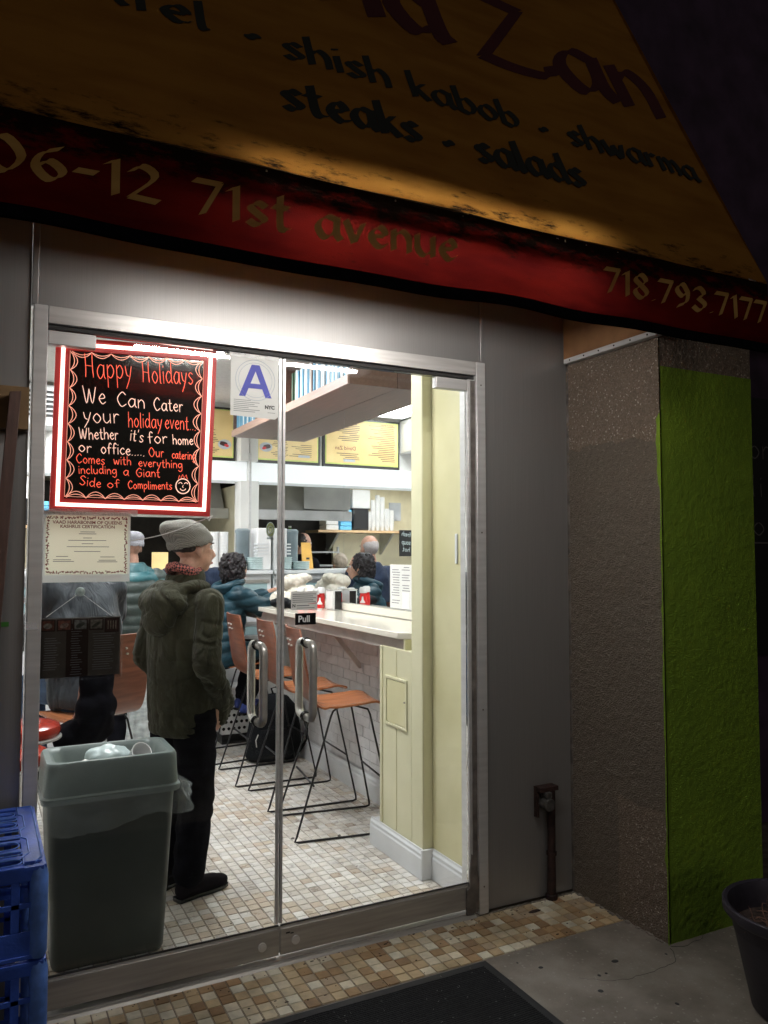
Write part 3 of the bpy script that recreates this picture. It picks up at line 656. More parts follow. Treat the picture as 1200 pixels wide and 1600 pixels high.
skirting(3.452, 4.025, 1.994); skirting(3.078, 3.448, 2.048); skirting(3.94, 6.9, 2.339, h=.15)
B = MB(); B.box(1.980, 3.445, 0, 2.046, 3.462, .145); B.build('baseboard', 'white_gloss', kind='structure', bevel=.003)
MB().box(1.998, 3.93, 0, 2.338, 4.02, .138).build('baseboard', 'white_gloss', kind='structure', bevel=.003)
# small access hatch on the knee wall
h = thing('access_hatch', 'small cream painted access hatch set in the yellow wall below the counter end', 'hatch', (1.997, 3.74, .69))
B = MB(); 
for a in ((3.625, .685, 3.868, .700), (3.625, .932, 3.868, .947), (3.625, .700, 3.640, .932), (3.853, .700, 3.868, .932)): B.box(1.990, a[0], a[1], 1.9975, a[2], a[3])
B.build('frame', 'cream_wall', h, bevel=.002)
MB().box(1.993, 3.643, .703, 1.9974, 3.850, .929).build('door', 'yellow_wall', h, bevel=.003)
MB().lathe([(.0, 0), (.005, 0), (.005, .003), (.001, .004)], (0, 0, 0), 10).build('latch', 'old_metal', h, local=True).matrix_local = Matrix.Translation((-.004, -.09, .14)) @ Matrix.Rotation(R(-90), 4, 'Y')
# scraped strip on the reveal
B = MB(); B.box(2.043, 3.215, 1.555, 2.0498, 3.235, 1.70); B.build('wall_bumper', 'white_gloss', label='small pale plastic bumper strip stuck to the yellow side wall by the door', cat='bumper', bevel=.003)

# mirror ---------------------------------------------------------------
mw = thing('wall_mirror', 'large frameless wall mirror above the eating counter, reflecting the menus and kitchen', 'mirror', (MIR, 5.4, 1.245))
MB().box(MIR, 3.585, 1.247, MIR + .006, 5.388, 3.149).build('mirror_sheet', 'mirror', mw)
MB().box(MIR, 5.391, 1.247, MIR + .006, 7.68, 3.149).build('mirror_sheet', 'mirror', mw)
MB().box(MIR + .007, 3.582, 1.157, MIR + .12, 7.9, 3.149).build('backing_wall', 'white_wall', mw)
MB().box(MIR - .010, 7.681, 1.247, MIR + .006, 7.715, 2.62).build('edge_channel', 'alu', mw)
B = MB().box(2.402, 3.585, 1.192, MIR + .002, 7.0, 1.244); B.build('mirror_ledge', 'cream_top', label='low cream ledge along the foot of the mirror behind the counter', cat='ledge', bevel=.003)
# taped notices on the mirror
t = thing('taped_notice', 'white printed notices taped to the lower near corner of the mirror', 'notice', (MIR - .002, 4.49, 1.26))
MB().box(MIR - .0025, 4.350, 1.252, MIR - .0008, 4.640, 1.535).build('sheet', 'paper', t)
MB().box(MIR - .0040, 4.38, 1.255, MIR - .003, 4.47, 1.36).build('sheet', 'white_plastic', t)
B = MB()
for k in range(15):
    z = 1.515 - k * .0165
    for (a, b) in ((4.37, 4.48), (4.50, 4.62)):
        if rs.random() < .9 and not (k > 9 and a < 4.4): B.box(MIR - .0030, a + rs.uniform(0, .02), z, MIR - .0026, b - rs.uniform(0, .03), z + .005)
B.build('print_lines', 'grey_ink', t)

# counter ---------------------------------------------------------------
ct = thing('eating_counter', 'long glossy cream counter shelf with bracketed apron under the mirror', 'counter', (2.18, 5.2, 1.0))
poly = [(2.401, 3.625), (2.035, 3.625), (1.972, 3.69), (1.972, 6.62), (2.401, 6.62)]
B = MB().prism(poly, lambda u, v, d: (u, v, d), 1.156, 1.190); B.build('counter_top', 'cream_top', ct, bevel=.004)
MB().box(2.010, 3.66, 1.085, 2.040, 6.6, 1.155).build('apron', 'apron', ct, bevel=.003)
MB().box(2.000, 3.655, 1.098, 2.340, 3.672, 1.155).build('end_board', 'cream_wall', ct)
MB().box(2.041, 3.68, 1.10, 2.338, 6.6, 1.155).build('underside_board', 'apron', ct)
for y in (4.90, 6.1):
    B = MB().prism([(2.10, 1.098), (2.135, 1.098), (2.338, .86), (2.338, .83), (2.322, .83)], lambda u, v, d: (u, d, v), y - .008, y + .008); B.build('bracket', 'apron', ct)

# back soffit, menus ------------------------------------------------------
MB().box(-.6, 7.90, 2.54, 2.43, 8.0, 3.15).build('menu_wall', 'white_wall', kind='structure')
s = MB().box(-.6, 7.80, 2.345, 2.43, 8.1, 2.545).build('lit_soffit', 'band', label='bright white soffit band running under the menu boards', cat='soffit', bevel=.004)
MB().box(2.335, 7.70, 1.22, 2.42, 7.90, 2.343).build('corner_post', 'white_wall', kind='structure')
MB().box(2.340, 7.72, 2.546, 2.428, 7.899, 3.149).build('corner_post', 'white_wall', kind='structure')
def menu(x0, x1, label, kind):
    m = thing('menu_board', label, 'menu board', ((x0 + x1) / 2, 7.87, 2.57), group='yellow menu boards over the kitchen counter')
    MB().box(x0, 7.865, 2.556, x1, 7.895, 3.10).build('frame', 'menu_frame', m)
    MB().box(x0 + .022, 7.861, 2.585, x1 - .022, 7.864, 3.078).build('border', 'menu_green', m)
    MB().box(x0 + .034, 7.857, 2.600, x1 - .034, 7.860, 3.066).build('face', 'menu_yellow', m)
    B = MB(); yy = (7.8555, 7.8568)
    if kind == 'list':
        text('David Zan', .060, 'red_ink', m, (x0 + .55, 7.8562, 2.745), name='heading', ext=.0004)
        for k in range(20):
            z = 3.03 - k * .0205; a = x0 + .06 + rs.uniform(0, .02); B.box(a, yy[0], z, a + rs.uniform(.16, .33), yy[1], z + .006)
            if z > 2.83 or z < 2.72: a = x0 + .50 + rs.uniform(0, .04); B.box(a, yy[0], z, a + rs.uniform(.12, .30), yy[1], z + .006)
        text('Salads & Specials', .024, 'dark_ink', m, (x0 + .08, 7.8562, 3.045), name='heading', ext=.0004)
        MB().box(x0 + .56, 7.8553, 2.615, x0 + .70, 7.8562, 2.642).build('card_logo', 'pale_ink', m)
    else:
        for k in range(15):
            z = 2.86 - k * .0165; a = x1 - .36 + rs.uniform(0, .03); B.box(a, yy[0], z, a + rs.uniform(.10, .17), yy[1], z + .005)
        for k in range(7):
            z = 2.76 - k * .02; B.box(x0 + .10, yy[0], z, x0 + .10 + rs.uniform(.12, .26), yy[1], z + .005)
        for (cx, cz, w, h_) in ((x0 + .20, 2.93, .13, .07), (x1 - .115, 2.72, .07, .05)):
            q = MB(); q.prism([(cx + w * math.cos(a * .52), cz + h_ * math.sin(a * .52)) for a in range(12)], lambda u, v, d: (u, d, v), 7.8553, 7.8565); q.build('dish_picture', 'pale_ink', m)
            q = MB(); q.prism([(cx - .01 + w * .62 * math.cos(a * .52 + .3) * (1 + .2 * math.sin(a * 2.1)), cz + .005 + h_ * .5 * math.sin(a * .52)) for a in range(12)], lambda u, v, d: (u, d, v), 7.8543, 7.8552); q.build('dish_picture', 'brown_card', m)
            q = MB(); q.prism([(cx + .02 + w * .34 * math.cos(a * .52 + .3), cz - .012 + h_ * .32 * math.sin(a * .52)) for a in range(12)], lambda u, v, d: (u, d, v), 7.8533, 7.8542); q.build('dish_picture', 'red_line', m)
        MB().box(x0 + .12, 7.8553, 2.63, x0 + .25, 7.8562, 2.655).build('card_logo', 'pale_ink', m)
    B.build('print_lines', 'brown_card', m)
menu(.625, 1.560, 'yellow menu board of close text columns beside the air conditioner, seen in the mirror', 'list')
menu(1.600, 2.325, 'yellow menu board with dish pictures at the right end, next to the mirror edge', 'pic')
ac = thing('air_conditioner', 'white boxy wall air conditioner with dark louvre slots beside the menu boards', 'air conditioner', (.46, 7.7, 2.74))
MB().box(.28, 7.60, 2.745, .610, 7.898, 3.12).build('housing', 'white_plastic', ac, bevel=.012)
for k in range(6): MB().box(.31, 7.588, 2.83 + k * .042, .585, 7.599, 2.850 + k * .042).build('louvre', 'menu_frame' if k % 1 == 0 else 'white_plastic', ac)
# ceiling lights ------------------------------------------------------------
def clight(x, y, w, l, label):
    t = thing('ceiling_light', label, 'ceiling light', (x, y, 3.15), group='fluorescent panels in the ceiling')
    B = MB(); f = .03
    for a in ((x - w, y - l, x + w, y - l + f), (x - w, y + l - f, x + w, y + l), (x - w, y - l + f, x - w + f, y + l - f), (x + w - f, y - l + f, x + w, y + l - f)): B.box(a[0], a[1], 3.118, a[2], a[3], 3.149)
    B.build('frame', 'white_gloss', t)
    MB().box(x - w + f, y - l + f, 3.128, x + w - f, y + l - f, 3.140).build('diffuser', 'panel_light', t)
clight(.85, 7.35, .22, .42, 'lit ceiling panel nearest the menu boards')
clight(1.35, 5.75, .30, .45, 'lit ceiling panel over the middle of the shop')
clight(.85, 4.1, .30, .50, 'lit ceiling panel just inside the glass doors')
# kitchen ---------------------------------------------------------------
MB().box(-.6, 10.4, 0, 4.2, 10.5, 3.2).build('kitchen_wall', 'kitchen_dark', kind='structure')
MB().box(2.431, 7.95, 0, 2.56, 11, 2.34).build('kitchen_side_wall', 'kitchen_cream', kind='structure')
MB().box(-.6, 8.11, 2.50, 2.43, 10.4, 2.60).build('kitchen_ceiling', 'kitchen_cream', kind='structure')
MB().box(-.6, 9.75, 0, .62, 9.80, 2.5).build('kitchen_partition', 'kitchen_cream', kind='structure')
t = thing('kitchen_light', 'lit panel in the kitchen ceiling over the cup shelf', 'ceiling light', (.3, 8.9, 2.5))
MB().box(-.3, 8.55, 2.485, .75, 8.85, 2.499).build('diffuser', 'panel_light', t)
hd = thing('extractor_hood', 'grey metal extractor hood hanging over the grill in the kitchen', 'extractor hood', (1.6, 8.9, 2.1))
B = MB(); B.add([(.98, 8.45, 2.10), (2.40, 8.45, 2.02), (2.40, 9.6, 2.02), (.98, 9.6, 2.10), (.98, 8.60, 2.48), (2.40, 8.75, 2.48), (2.40, 9.6, 2.48), (.98, 9.6, 2.48)], [(0, 3, 2, 1), (4, 5, 6, 7), (0, 1, 5, 4), (1, 2, 6, 5), (2, 3, 7, 6), (3, 0, 4, 7)])
B.build('canopy', 'hood_grey', hd, bevel=.01)
MB().box(.96, 8.42, 1.99, 2.42, 8.449, 2.10).build('rim', 'stainless', hd)
MB().box(.98, 8.43, 2.12, 1.56, 8.448, 2.42).build('front_panel', 'hood_grey', hd, bevel=.004)
sh = thing('cup_shelf', 'light wooden wall shelf in the kitchen stacked with boxes and cups', 'shelf', (.3, 9.5, 1.88))
MB().box(-.55, 9.3, 1.885, 1.02, 9.74, 1.915).build('board', 'wood_light', sh)
for x in (-.1, .7): MB().prism([(9.35, 1.88), (9.74, 1.88), (9.74, 1.6)], lambda u, v, d, x=x: (d, u, v), x, x + .03).build('bracket', 'stainless', sh)
rs2 = random.Random(5)
def stackbox(name, x0, x1, y0, y1, z0, n, hh, mat, label, cat, group=None):
    for k in range(n):
        o = MB().box(x0 + rs2.uniform(-.008, .008), y0 + rs2.uniform(-.006, .006), z0 + k * hh, x1 + rs2.uniform(-.008, .008), y1, z0 + (k + 1) * hh - .004).build(name, mat, bevel=.006)
        tag(o, label, cat, group)
stackbox('foam_box', .71, .88, 9.36, 9.6, 1.917, 4, .068, 'white_plastic', 'white foam food box in the stack on the kitchen shelf, left of the blue ones', 'food box', 'stacked white boxes on the kitchen shelf')
stackbox('blue_box', .53, .69, 9.36, 9.6, 1.917, 5, .054, 'cyan_box', 'sky blue carton in the stack on the kitchen shelf', 'carton', 'stacked blue cartons on the kitchen shelf')
t = thing('black_bin', 'black plastic storage bin on the kitchen shelf beside blue cartons', 'storage bin', (.39, 9.5, 1.916))
MB().box(.28, 9.36, 1.917, .505, 9.62, 2.19).build('tub', 'black_plastic', t, bevel=.01); MB().box(.27, 9.35, 2.1905, .515, 9.63, 2.205).build('lid', 'black_plastic', t)
B = MB().box(.26, 9.36, 2.2065, .515, 9.66, 2.45); tag(B.build('white_carton', 'white_plastic', bevel=.006), 'big white carton resting on top of the black storage bin', 'carton')
cup_h = [(.235, .25, 'short'), (.17, .40, ''), (.10, .46, ''), (.03, .44, ''), (-.04, .30, ''), (-.11, .26, '')]
for i, (x, hh, _) in enumerate(cup_h):
    c = thing('cup_stack', None, 'cup stack', (x, 9.46, 1.917), group='tall sleeves of white cups on the kitchen shelf'); c['label'] = 'tall sleeve of nested white cups standing on the kitchen shelf right of the black bin'
    B = MB(); prof = [(.022, 0), (.030, .06)]
    z = .06
    while z < hh: prof += [(.034, z), (.034, z + .006), (.031, z + .008), (.031, z + .02)]; z += .022
    B.lathe(prof, (x, 9.46, 1.917), 14); B.build('cups', 'white_plastic', c)
B = MB().box(-.40, 9.73, 2.07, -.22, 9.748, 2.32); B.build('wall_picture', 'pale_ink', label='small pale blue picture on the cream kitchen wall', cat='picture')
B = MB(); B.box(.40, 7.98, 1.58, .56, 7.995, 1.88); cb = B.build('chalk_sign', 'chalkboard', label='small blackboard with pale green chalk writing at the end of the kitchen counter', cat='sign')
B = MB(); write(B, 'fresh', (.42, 1.80), (.54, 1.82), .03, lambda u, v, h: (u, 7.979 - h, v), .006); write(B, 'soup', (.42, 1.71), (.54, 1.72), .034, lambda u, v, h: (u, 7.979 - h, v), .006); write(B, 'hot', (.43, 1.63), (.53, 1.64), .03, lambda u, v, h: (u, 7.979 - h, v), .006)
B.build('writing', 'clear_plastic', cb, kind='stuff')
cr_ = thing('kitchen_rack', 'stainless wire rack with trays behind the servers', 'rack', (1.2, 9.6, 1.0))
for z in (1.25, 1.45, 1.62): MB().box(.72, 9.3, z, 1.5, 9.7, z + .02).build('shelf', 'stainless', cr_)
for x in (.74, 1.48): MB().box(x - .012, 9.31, 0, x + .012, 9.335, 1.7).build('post', 'stainless', cr_)
B = MB(); B.lathe([(.09, 0), (.11, .02), (.11, .07), (.09, .075)], (1.12, 9.45, 1.471), 18); B.build('round_tin', 'orange_card', label='round yellow tin on the kitchen rack', cat='tin')
bt = thing('green_bottle', 'tall green bottle standing at the back of the kitchen rack', 'bottle', (1.33, 9.5, 1.641)); B = MB(); B.lathe([(.045, 0), (.05, .01), (.05, .2), (.02, .26), (.018, .30)], (1.33, 9.5, 1.641), 16); B.build('glass', 'green_plastic', bt); B = MB(); B.lathe([(.02, 0), (.02, .02)], (1.33, 9.5, 1.942), 12); B.build('cap', 'white_plastic', bt)
B = MB().box(-.5, 9.0, 0, .66, 9.6, 1.45); B.build('prep_table', 'stainless', label='stainless prep table under the cup shelf', cat='table', bevel=.008)
# service counter with display case ---------------------------------------
sc = thing('service_counter', 'white and stainless service counter with a glass display front at the back of the shop', 'counter', (.9, 7.3, 0))
MB().box(-.55, 6.98, 0, 2.42, 7.69, .80).build('plinth_panel', 'white_gloss', sc, bevel=.004)
MB().box(-.55, 7.00, .801, 2.42, 7.68, 1.420).build('case_body', 'white_gloss', sc)
for z in (.83, .96, 1.09, 1.22, 1.34): MB().box(-.54, 6.985, z, 2.40, 6.999, z + .03).build('rail', 'stainless', sc)
for z in (.87, 1.13, 1.26): MB().box(-.52, 6.993, z, 2.38, 6.9985, z + .075).build('display_window', 'display_glass', sc)
MB().box(-.56, 6.95, 1.421, 2.425, 7.70, 1.455).build('top', 'white_gloss', sc, bevel=.004)
# counter clutter
u = thing('drink_urn', 'grey cylindrical drink urn on the service counter near the mirror', 'urn', (2.19, 7.15, 1.456))
B = MB(); B.lathe([(.062, 0), (.065, .01), (.065, .34), (.069, .35), (.069, .37), (.05, .385)], (2.19, 7.15, 1.456), 22); B.build('body', 'urn_grey', u, smooth='auto')
MB().box(2.17, 7.06, 1.50, 2.21, 7.085, 1.53).build('spout', 'black_plastic', u)
d = thing('cup_dispenser', 'tall white dispenser box pressed against the mirror on the service counter', 'dispenser', (2.355, 7.08, 1.456))
MB().box(2.285, 7.0, 1.456, 2.422, 7.20, 1.845).build('body', 'white_plastic', d, bevel=.01)
B = MB(); [B.box(2.25, 6.992, 1.60 + k * .03, 2.39, 6.998, 1.612 + k * .03) for k in range(4)]; B.build('label_strips', 'white_gloss', d)
c = thing('cup_stack', 'thick sleeve of white foam cups on the service counter beside the grey urn', 'cup stack', (2.08, 7.56, 1.456))
for dx in (-.045, .05):
    B = MB(); prof = [(.035, 0)]; z = .02
    while z < .38: prof += [(.046, z), (.048, z + .012), (.044, z + .014)]; z += .03
    B.lathe(prof, (2.075 + dx, 7.56, 1.456), 16); B.build('cups', 'white_plastic', c)
for i, (x, y, n_) in enumerate(((2.30, 6.985, 3), (2.12, 6.99, 2))):
    c = thing('bowl_stack', ['short stack of clear plastic lids against the mirror on the service counter', 'short stack of clear plastic bowls in front of the grey urn'][i], 'bowls', (x, y + .07, 1.456), group='clear bowls on the service counter')
    B = MB(); prof = [(.05, 0)]; z = .01
    for _ in range(n_ * 2): prof += [(.085, z), (.09, z + .008), (.08, z + .01)]; z += .02
    B.lathe(prof, (x, y + .09, 1.456), 20); B.build('bowls', 'clear_plastic', c)
oc = thing('price_stand', 'upright orange card stand on top of the service counter', 'card stand', (1.9, 7.45, 1.456))
B = MB(); B.add([(1.84, 7.44, 1.457), (1.95, 7.44, 1.457), (1.95, 7.47, 1.457), (1.84, 7.47, 1.457), (1.87, 7.45, 1.72), (1.97, 7.45, 1.72), (1.97, 7.46, 1.72), (1.87, 7.46, 1.72)], [(0, 3, 2, 1), (4, 5, 6, 7), (0, 1, 5, 4), (1, 2, 6, 5), (2, 3, 7, 6), (3, 0, 4, 7)]); B.build('card', 'orange_card', oc)
MB().box(1.885, 7.436, 1.55, 1.92, 7.439, 1.57).build('print_mark', 'dark_ink', oc)
oc = thing('price_card', 'small square pale yellow card on the service counter left of the parka man', 'card', (1.42, 7.35, 1.456))
MB().box(1.36, 7.1, 1.456, 1.50, 7.11, 1.62).build('card', 'menu_yellow', oc)
B = thing('white_hamper', 'white perforated hamper on the floor before the service counter', 'hamper', (1.98, 6.75, 0))
MB().box(1.86, 6.62, .08, 2.12, 6.93, .47).build('tub', 'white_plastic', B, bevel=.012); MB().box(1.87, 6.63, .0, 2.11, 6.92, .079).build('base', 'black_plastic', B)
hm = MB().lathe([(.0135, 0), (.0135, .003), (.001, .0032)], (0, 0, 0), 10).mesh('hole'); hm.materials.append(M['black_plastic'])
for r_ in range(6):
    for c in range(5):
        o = bpy.data.objects.new('hole', hm); COL.objects.link(o); o.parent = B; o.location = (-.09 + c * .045 + (.02 if r_ % 2 else 0) - .01, -.130, .13 + r_ * .055); o.rotation_euler = (R(90), 0, 0)

# overhead shelf with books -------------------------------------------------
os_ = thing('book_shelf', 'brown wooden shelf hung high on the mirror wall', 'shelf', (2.25, 5.8, 2.69))
MB().box(2.085, 4.555, 2.690, 2.428, 7.12, 2.715).build('bottom_board', 'shelf_wood', os_)
MB().box(2.070, 4.54, 2.688, 2.084, 7.13, 2.748).build('front_lip', 'shelf_edge', os_)
MB().box(2.085, 4.540, 2.690, 2.428, 4.554, 3.10).build('end_board', 'shelf_wood', os_)
MB().box(2.085, 7.121, 2.690, 2.428, 7.135, 3.10).build('end_board', 'shelf_wood', os_)
for y in (5.22, 5.85, 6.5): MB().box(2.10, y, 2.716, 2.42, y + .03, 3.10).build('divider', 'shelf_wood', os_)
bs = MB().box(0, 0, 0, .20, .027, .27).mesh('book'); bks = []
for m_ in ('book_white', 'book_blue', 'book_green'):
    q = bs.copy(); q.materials.append(M[m_]); bks.append(q)
def books(y0, y1, pat, label, grp):
    y = y0; i = 0
    while y < y1:
        k = pat[i % len(pat)]; o = bpy.data.objects.new('book', bks[k]); COL.objects.link(o); o.location = (2.10 + rs2.uniform(0, .012), y, 2.7165)
        o.scale = (1, rs2.uniform(.85, 1.05), rs2.uniform(.94, 1.06)); tag(o, ['thin white-spined book ', 'thin blue-spined book ', 'dark green book '][k] + label, 'book', group=grp + [' white', ' blue', ' green'][k]); y += .0305; i += 1
books(4.60, 5.19, [1, 0, 1, 0, 0, 1, 0], 'in the near bay of the high shelf', 'near bay books')
books(5.27, 5.56, [0, 1, 0], 'in the second bay of the high shelf', 'second bay books'); books(5.58, 5.62, [2], 'leaning at the end of the second bay of the high shelf', 'second bay books')
books(6.56, 7.08, [1, 1, 0, 1], 'in the far bay of the high shelf', 'far bay books')

# ================================================================== SHOP FRONT
sf = thing('shop_front', 'brushed steel shop front with header and jambs round the double glass doors', 'shop front', (1.1, 3.02, 0))
def panel(x0, x1, z0, z1, y=3.030, name='panel', mat='steel_panel', **k): return MB().box(x0, y, z0, x1, y + .03, z1).build(name, mat, sf, bevel=.0015, **k)
panel(.172, 2.054, 2.489, 3.40)
panel(-.35, .148, 0, 3.40, y=3.034)
panel(2.076, 2.566, 0.004, 3.40)
MB().box(.1495, 3.021, 2.4885, .1705, 3.06, 3.4).build('cover_strip', 'steel_panel', sf, bevel=.002)
MB().box(2.0555, 3.021, 2.4885, 2.0745, 3.06, 3.4).build('cover_strip', 'steel_panel', sf, bevel=.002)
MB().box(.2045, 3.012, 2.424, 2.0225, 3.10, 2.4865).build('header', 'alu_rail', sf, bevel=.002)
MB().box(.2045, 3.030, 2.408, 2.0225, 3.075, 2.4235).build('header_gap', 'black_gap', sf)
MB().box(.156, 3.010, 0, .2035, 3.11, 2.4865).build('jamb', 'alu', sf, bevel=.003)
MB().box(2.0235, 3.010, 0, 2.0735, 3.07, 2.4865).build('jamb', 'alu', sf, bevel=.003)
MB().box(1.988, 3.030, 0.1, 2.0225, 3.10, 2.407).build('door_stop', 'alu', sf, bevel=.003)
MB().box(2.001, 3.022, 0.012, 2.0225, 3.0295, 2.40).build('jamb_gasket', 'old_metal', sf)
MB().box(2.566, 3.015, 0.0, 2.5695, 3.06, 2.9).build('edge_bead', 'old_metal', sf)
B = MB(); pts = [(1.955, .012), (1.99, .012), (2.018, .03), (2.02, .16), (2.005, .26), (1.985, .27), (1.975, .20), (1.972, .13), (1.957, .12)]
B.prism(pts, lambda u, v, d: (u, d, v), 3.008, 3.020); B.build('worn_pivot_plate', 'old_metal', sf, bevel=.002)
for (x, z, w, h_, m_) in ((.172, 1.352, .02, .014, 'tape'), (.09, 1.36, .012, .008, 'green_plastic')):
    MB().box(x - w, 3.0075 if x < .21 and x > .16 else 3.0285 if x > 1 else 3.0325, z - h_, x + w, 3.0095 if x < .21 and x > .16 else 3.0298 if x > 1 else 3.0338, z + h_).build('sticker_residue', m_, sf)
for z in (.12, .9, 1.7, 2.38): MB().tube([(2.048, 3.0099, z), (2.048, 3.0085, z)], .004, 8).build('screw', 'old_metal', sf)
th = MB(); th.prism([(2.995, 0), (3.004, .009), (3.02, .010), (3.02, .013), (3.09, .013), (3.10, .010), (3.125, 0)], lambda u, v, d: (d, u, v), .205, 2.0); th.build('door_threshold', 'rail_dull', label='worn ridged aluminium threshold under both glass doors', cat='threshold')

def door(x0, x1, label, hx, lockx, hinge):
    d = thing('glass_door', label, 'glass door', ((x0 + x1) / 2, 3.045, .03), group=None)
    MB().box(x0, 3.040, .120, x1, 3.050, 2.404).build('glass_pane', 'glass', d)
    MB().box(x0, 3.024, .030, x1, 3.068, .1300).build('bottom_rail', 'rail_dull', d, bevel=.003)
    MB().box(x0 + .001, 3.031, .1305, x1 - .001, 3.039, .139).build('glazing_bead', 'alu', d)
    MB().box(x0 + .002, 3.0285, .1395, x1 - .002, 3.0395, .1425).build('glazing_gasket', 'black_gap', d)
    a, b = (x0, x0 + .162) if hinge == 'L' else (x1 - .165, x1)
    MB().box(a, 3.026, 2.352, b, 3.064, 2.402).build('patch_fitting', 'alu', d, bevel=.003)
    for side, y0, yb in ((-1, 3.0395, 2.968), (1, 3.0505, 3.122)):
        B = MB(); z0, z1 = .925, 1.258; rr = .030; pts = [(hx, y0, z0 + .017)]
        r2 = .034
        for k in range(7): a_ = math.pi / 2 * k / 6; pts.append((hx, yb - side * 0 + (-side) * (-r2) * (1 - math.sin(a_)) * 1.0 if False else yb - side * r2 * (1 - math.sin(a_)), z0 + .017 + r2 * (1 - math.cos(a_))))
        for k in range(7): a_ = math.pi / 2 * k / 6; pts.append((hx, yb - side * r2 * (1 - math.cos(a_)), z1 - .017 - r2 * (1 - math.sin(a_))))
        pts.append((hx, y0, z1 - .017))
        B.tube(pts, .0165, 14); hh = B.build('handle', 'chrome', d, smooth='auto')
        for z in (z0 + .017, z1 - .017): B = MB(); B.tube([(hx, y0 + side * .006, z), (hx, y0 - side * .0003, z)], .021, 14); B.build('collar', 'black_plastic', hh, smooth='auto')
    for lx in lockx:
        B = MB(); B.tube([(lx, 3.024, .078), (lx, 3.017, .078)], .017, 14); B.tube([(lx, 3.0168, .078), (lx, 3.0145, .078)], .009, 10); B.build('lock_cylinder', 'alu', d, smooth='auto')
    return d
dl = door(.206, 1.0905, 'left glass door carrying the red neon chalk sign and certificate', .998, (1.02,), 'L')
dr = door(1.0960, 1.984, 'right glass door marked Pull, nearest the yellow wall', 1.205, (1.158,), 'R')
B = MB(); B.box(1.118, 3.0225, .108, 1.135, 3.0238, .113); B.box(1.137, 3.0225, .104, 1.150, 3.0238, .108); B.build('scuffed_keyhole', 'black_gap', dr)
MB().box(1.0795, 3.0375, .145, 1.0903, 3.0525, 2.40).build('edge_seal', 'alu', dl)
MB().box(1.0962, 3.0375, .145, 1.1065, 3.0525, 2.40).build('edge_seal', 'alu', dr)
# stickers on the right door
t = thing('door_notice', 'small white printed notice with a red swoosh above the Pull sticker', 'notice', (1.19, 3.037, 1.375))
MB().box(1.136, 3.0375, 1.374, 1.250, 3.0385, 1.450).build('paper', 'paper_thin', t)
B = MB()
for k, z in enumerate((1.437, 1.429, 1.421, 1.413, 1.405)): B.box(1.142, 3.0369, z, 1.244 - (k % 2) * .012, 3.0373, z + .0028)
B.box(1.160, 3.0369, 1.390, 1.215, 3.0373, 1.3935); B.box(1.160, 3.0369, 1.381, 1.238, 3.0373, 1.3835); B.build('print_lines', 'grey_ink', t)
text('N', .018, 'dark_ink', t, (1.141, 3.0371, 1.386), name='print_letter', bold=.0006)
B = MB(); B.prism([(1.205, 1.398), (1.248, 1.403), (1.248, 1.399)], lambda u, v, d: (u, d, v), 3.0369, 3.0373); B.build('red_swoosh', 'red_line', t)
t = thing('pull_sticker', 'black sticker with white word Pull on the right glass door', 'sticker', (1.2, 3.037, 1.315))
MB().box(1.154, 3.0375, 1.314, 1.2445, 3.0388, 1.361).build('backing', 'black_plastic', t)
text('Pull', .036, 'white_plastic', t, (1.1665, 3.0372, 1.3255), bold=.0009)
# grade card
t = thing('grade_card', 'white grade card with a large blue letter A taped to the left door', 'grade card', (.975, 3.037, 2.15))
B = MB(); B.add([(.876, 3.0385, 2.152), (1.062, 3.0385, 2.147), (1.0745, 3.0385, 2.158), (1.0745, 3.0385, 2.402), (.876, 3.0385, 2.398), (.876, 3.0378, 2.152), (1.062, 3.0375, 2.147), (1.0745, 3.0375, 2.158), (1.0745, 3.0375, 2.402), (.876, 3.0375, 2.398)], [(0, 1, 2, 3, 4), (9, 8, 7, 6, 5), (0, 5, 6, 1), (1, 6, 7, 2), (2, 7, 8, 3), (3, 8, 9, 4), (4, 9, 5, 0)]); B.build('card', 'paper_thin', t)
B = MB(); f_ = lambda u, v, d: (.910 + u * .136, d, 2.232 + v * .130)
for pq in ([(0, 0), (.19, 0), (.50, .80), (.50, 1), (.38, 1)], [(1, 0), (.62, 1), (.50, 1), (.50, .80), (.81, 0)], [(.291, .26), (.709, .26), (.651, .41), (.349, .41)]): B.prism(pq, f_, 3.0366, 3.0372)
o = B.build('letter', 'blue_ink', t)
B = MB(); B.tube([(.978 + .082 * math.cos(a * .1257), 3.0374, 2.300 + .082 * math.sin(a * .1257)) for a in range(50)], .0011, 4, closed=True)
B.tube([(.978 + .070 * math.cos(a * .1257), 3.0374, 2.300 + .070 * math.sin(a * .1257)) for a in range(50)], .0009, 4, closed=True); B.build('seal_ring', 'pale_ink', t)
B = MB()
for k in range(7): B.box(.889, 3.0369, 2.215 - k * .0075, .889 + rs.uniform(.06, .11), 3.0373, 2.2168 - k * .0075)
B.box(1.03, 3.0369, 2.172, 1.062, 3.0373, 2.1735); B.build('print_lines', 'grey_ink', t)
text('NYC', .0195, 'dark_ink', t, (1.018, 3.037, 2.188), name='print_letter', bold=.0011)
MB().box(.870, 3.0362, 2.388, 1.078, 3.0368, 2.404).build('tape', 'tape', t)
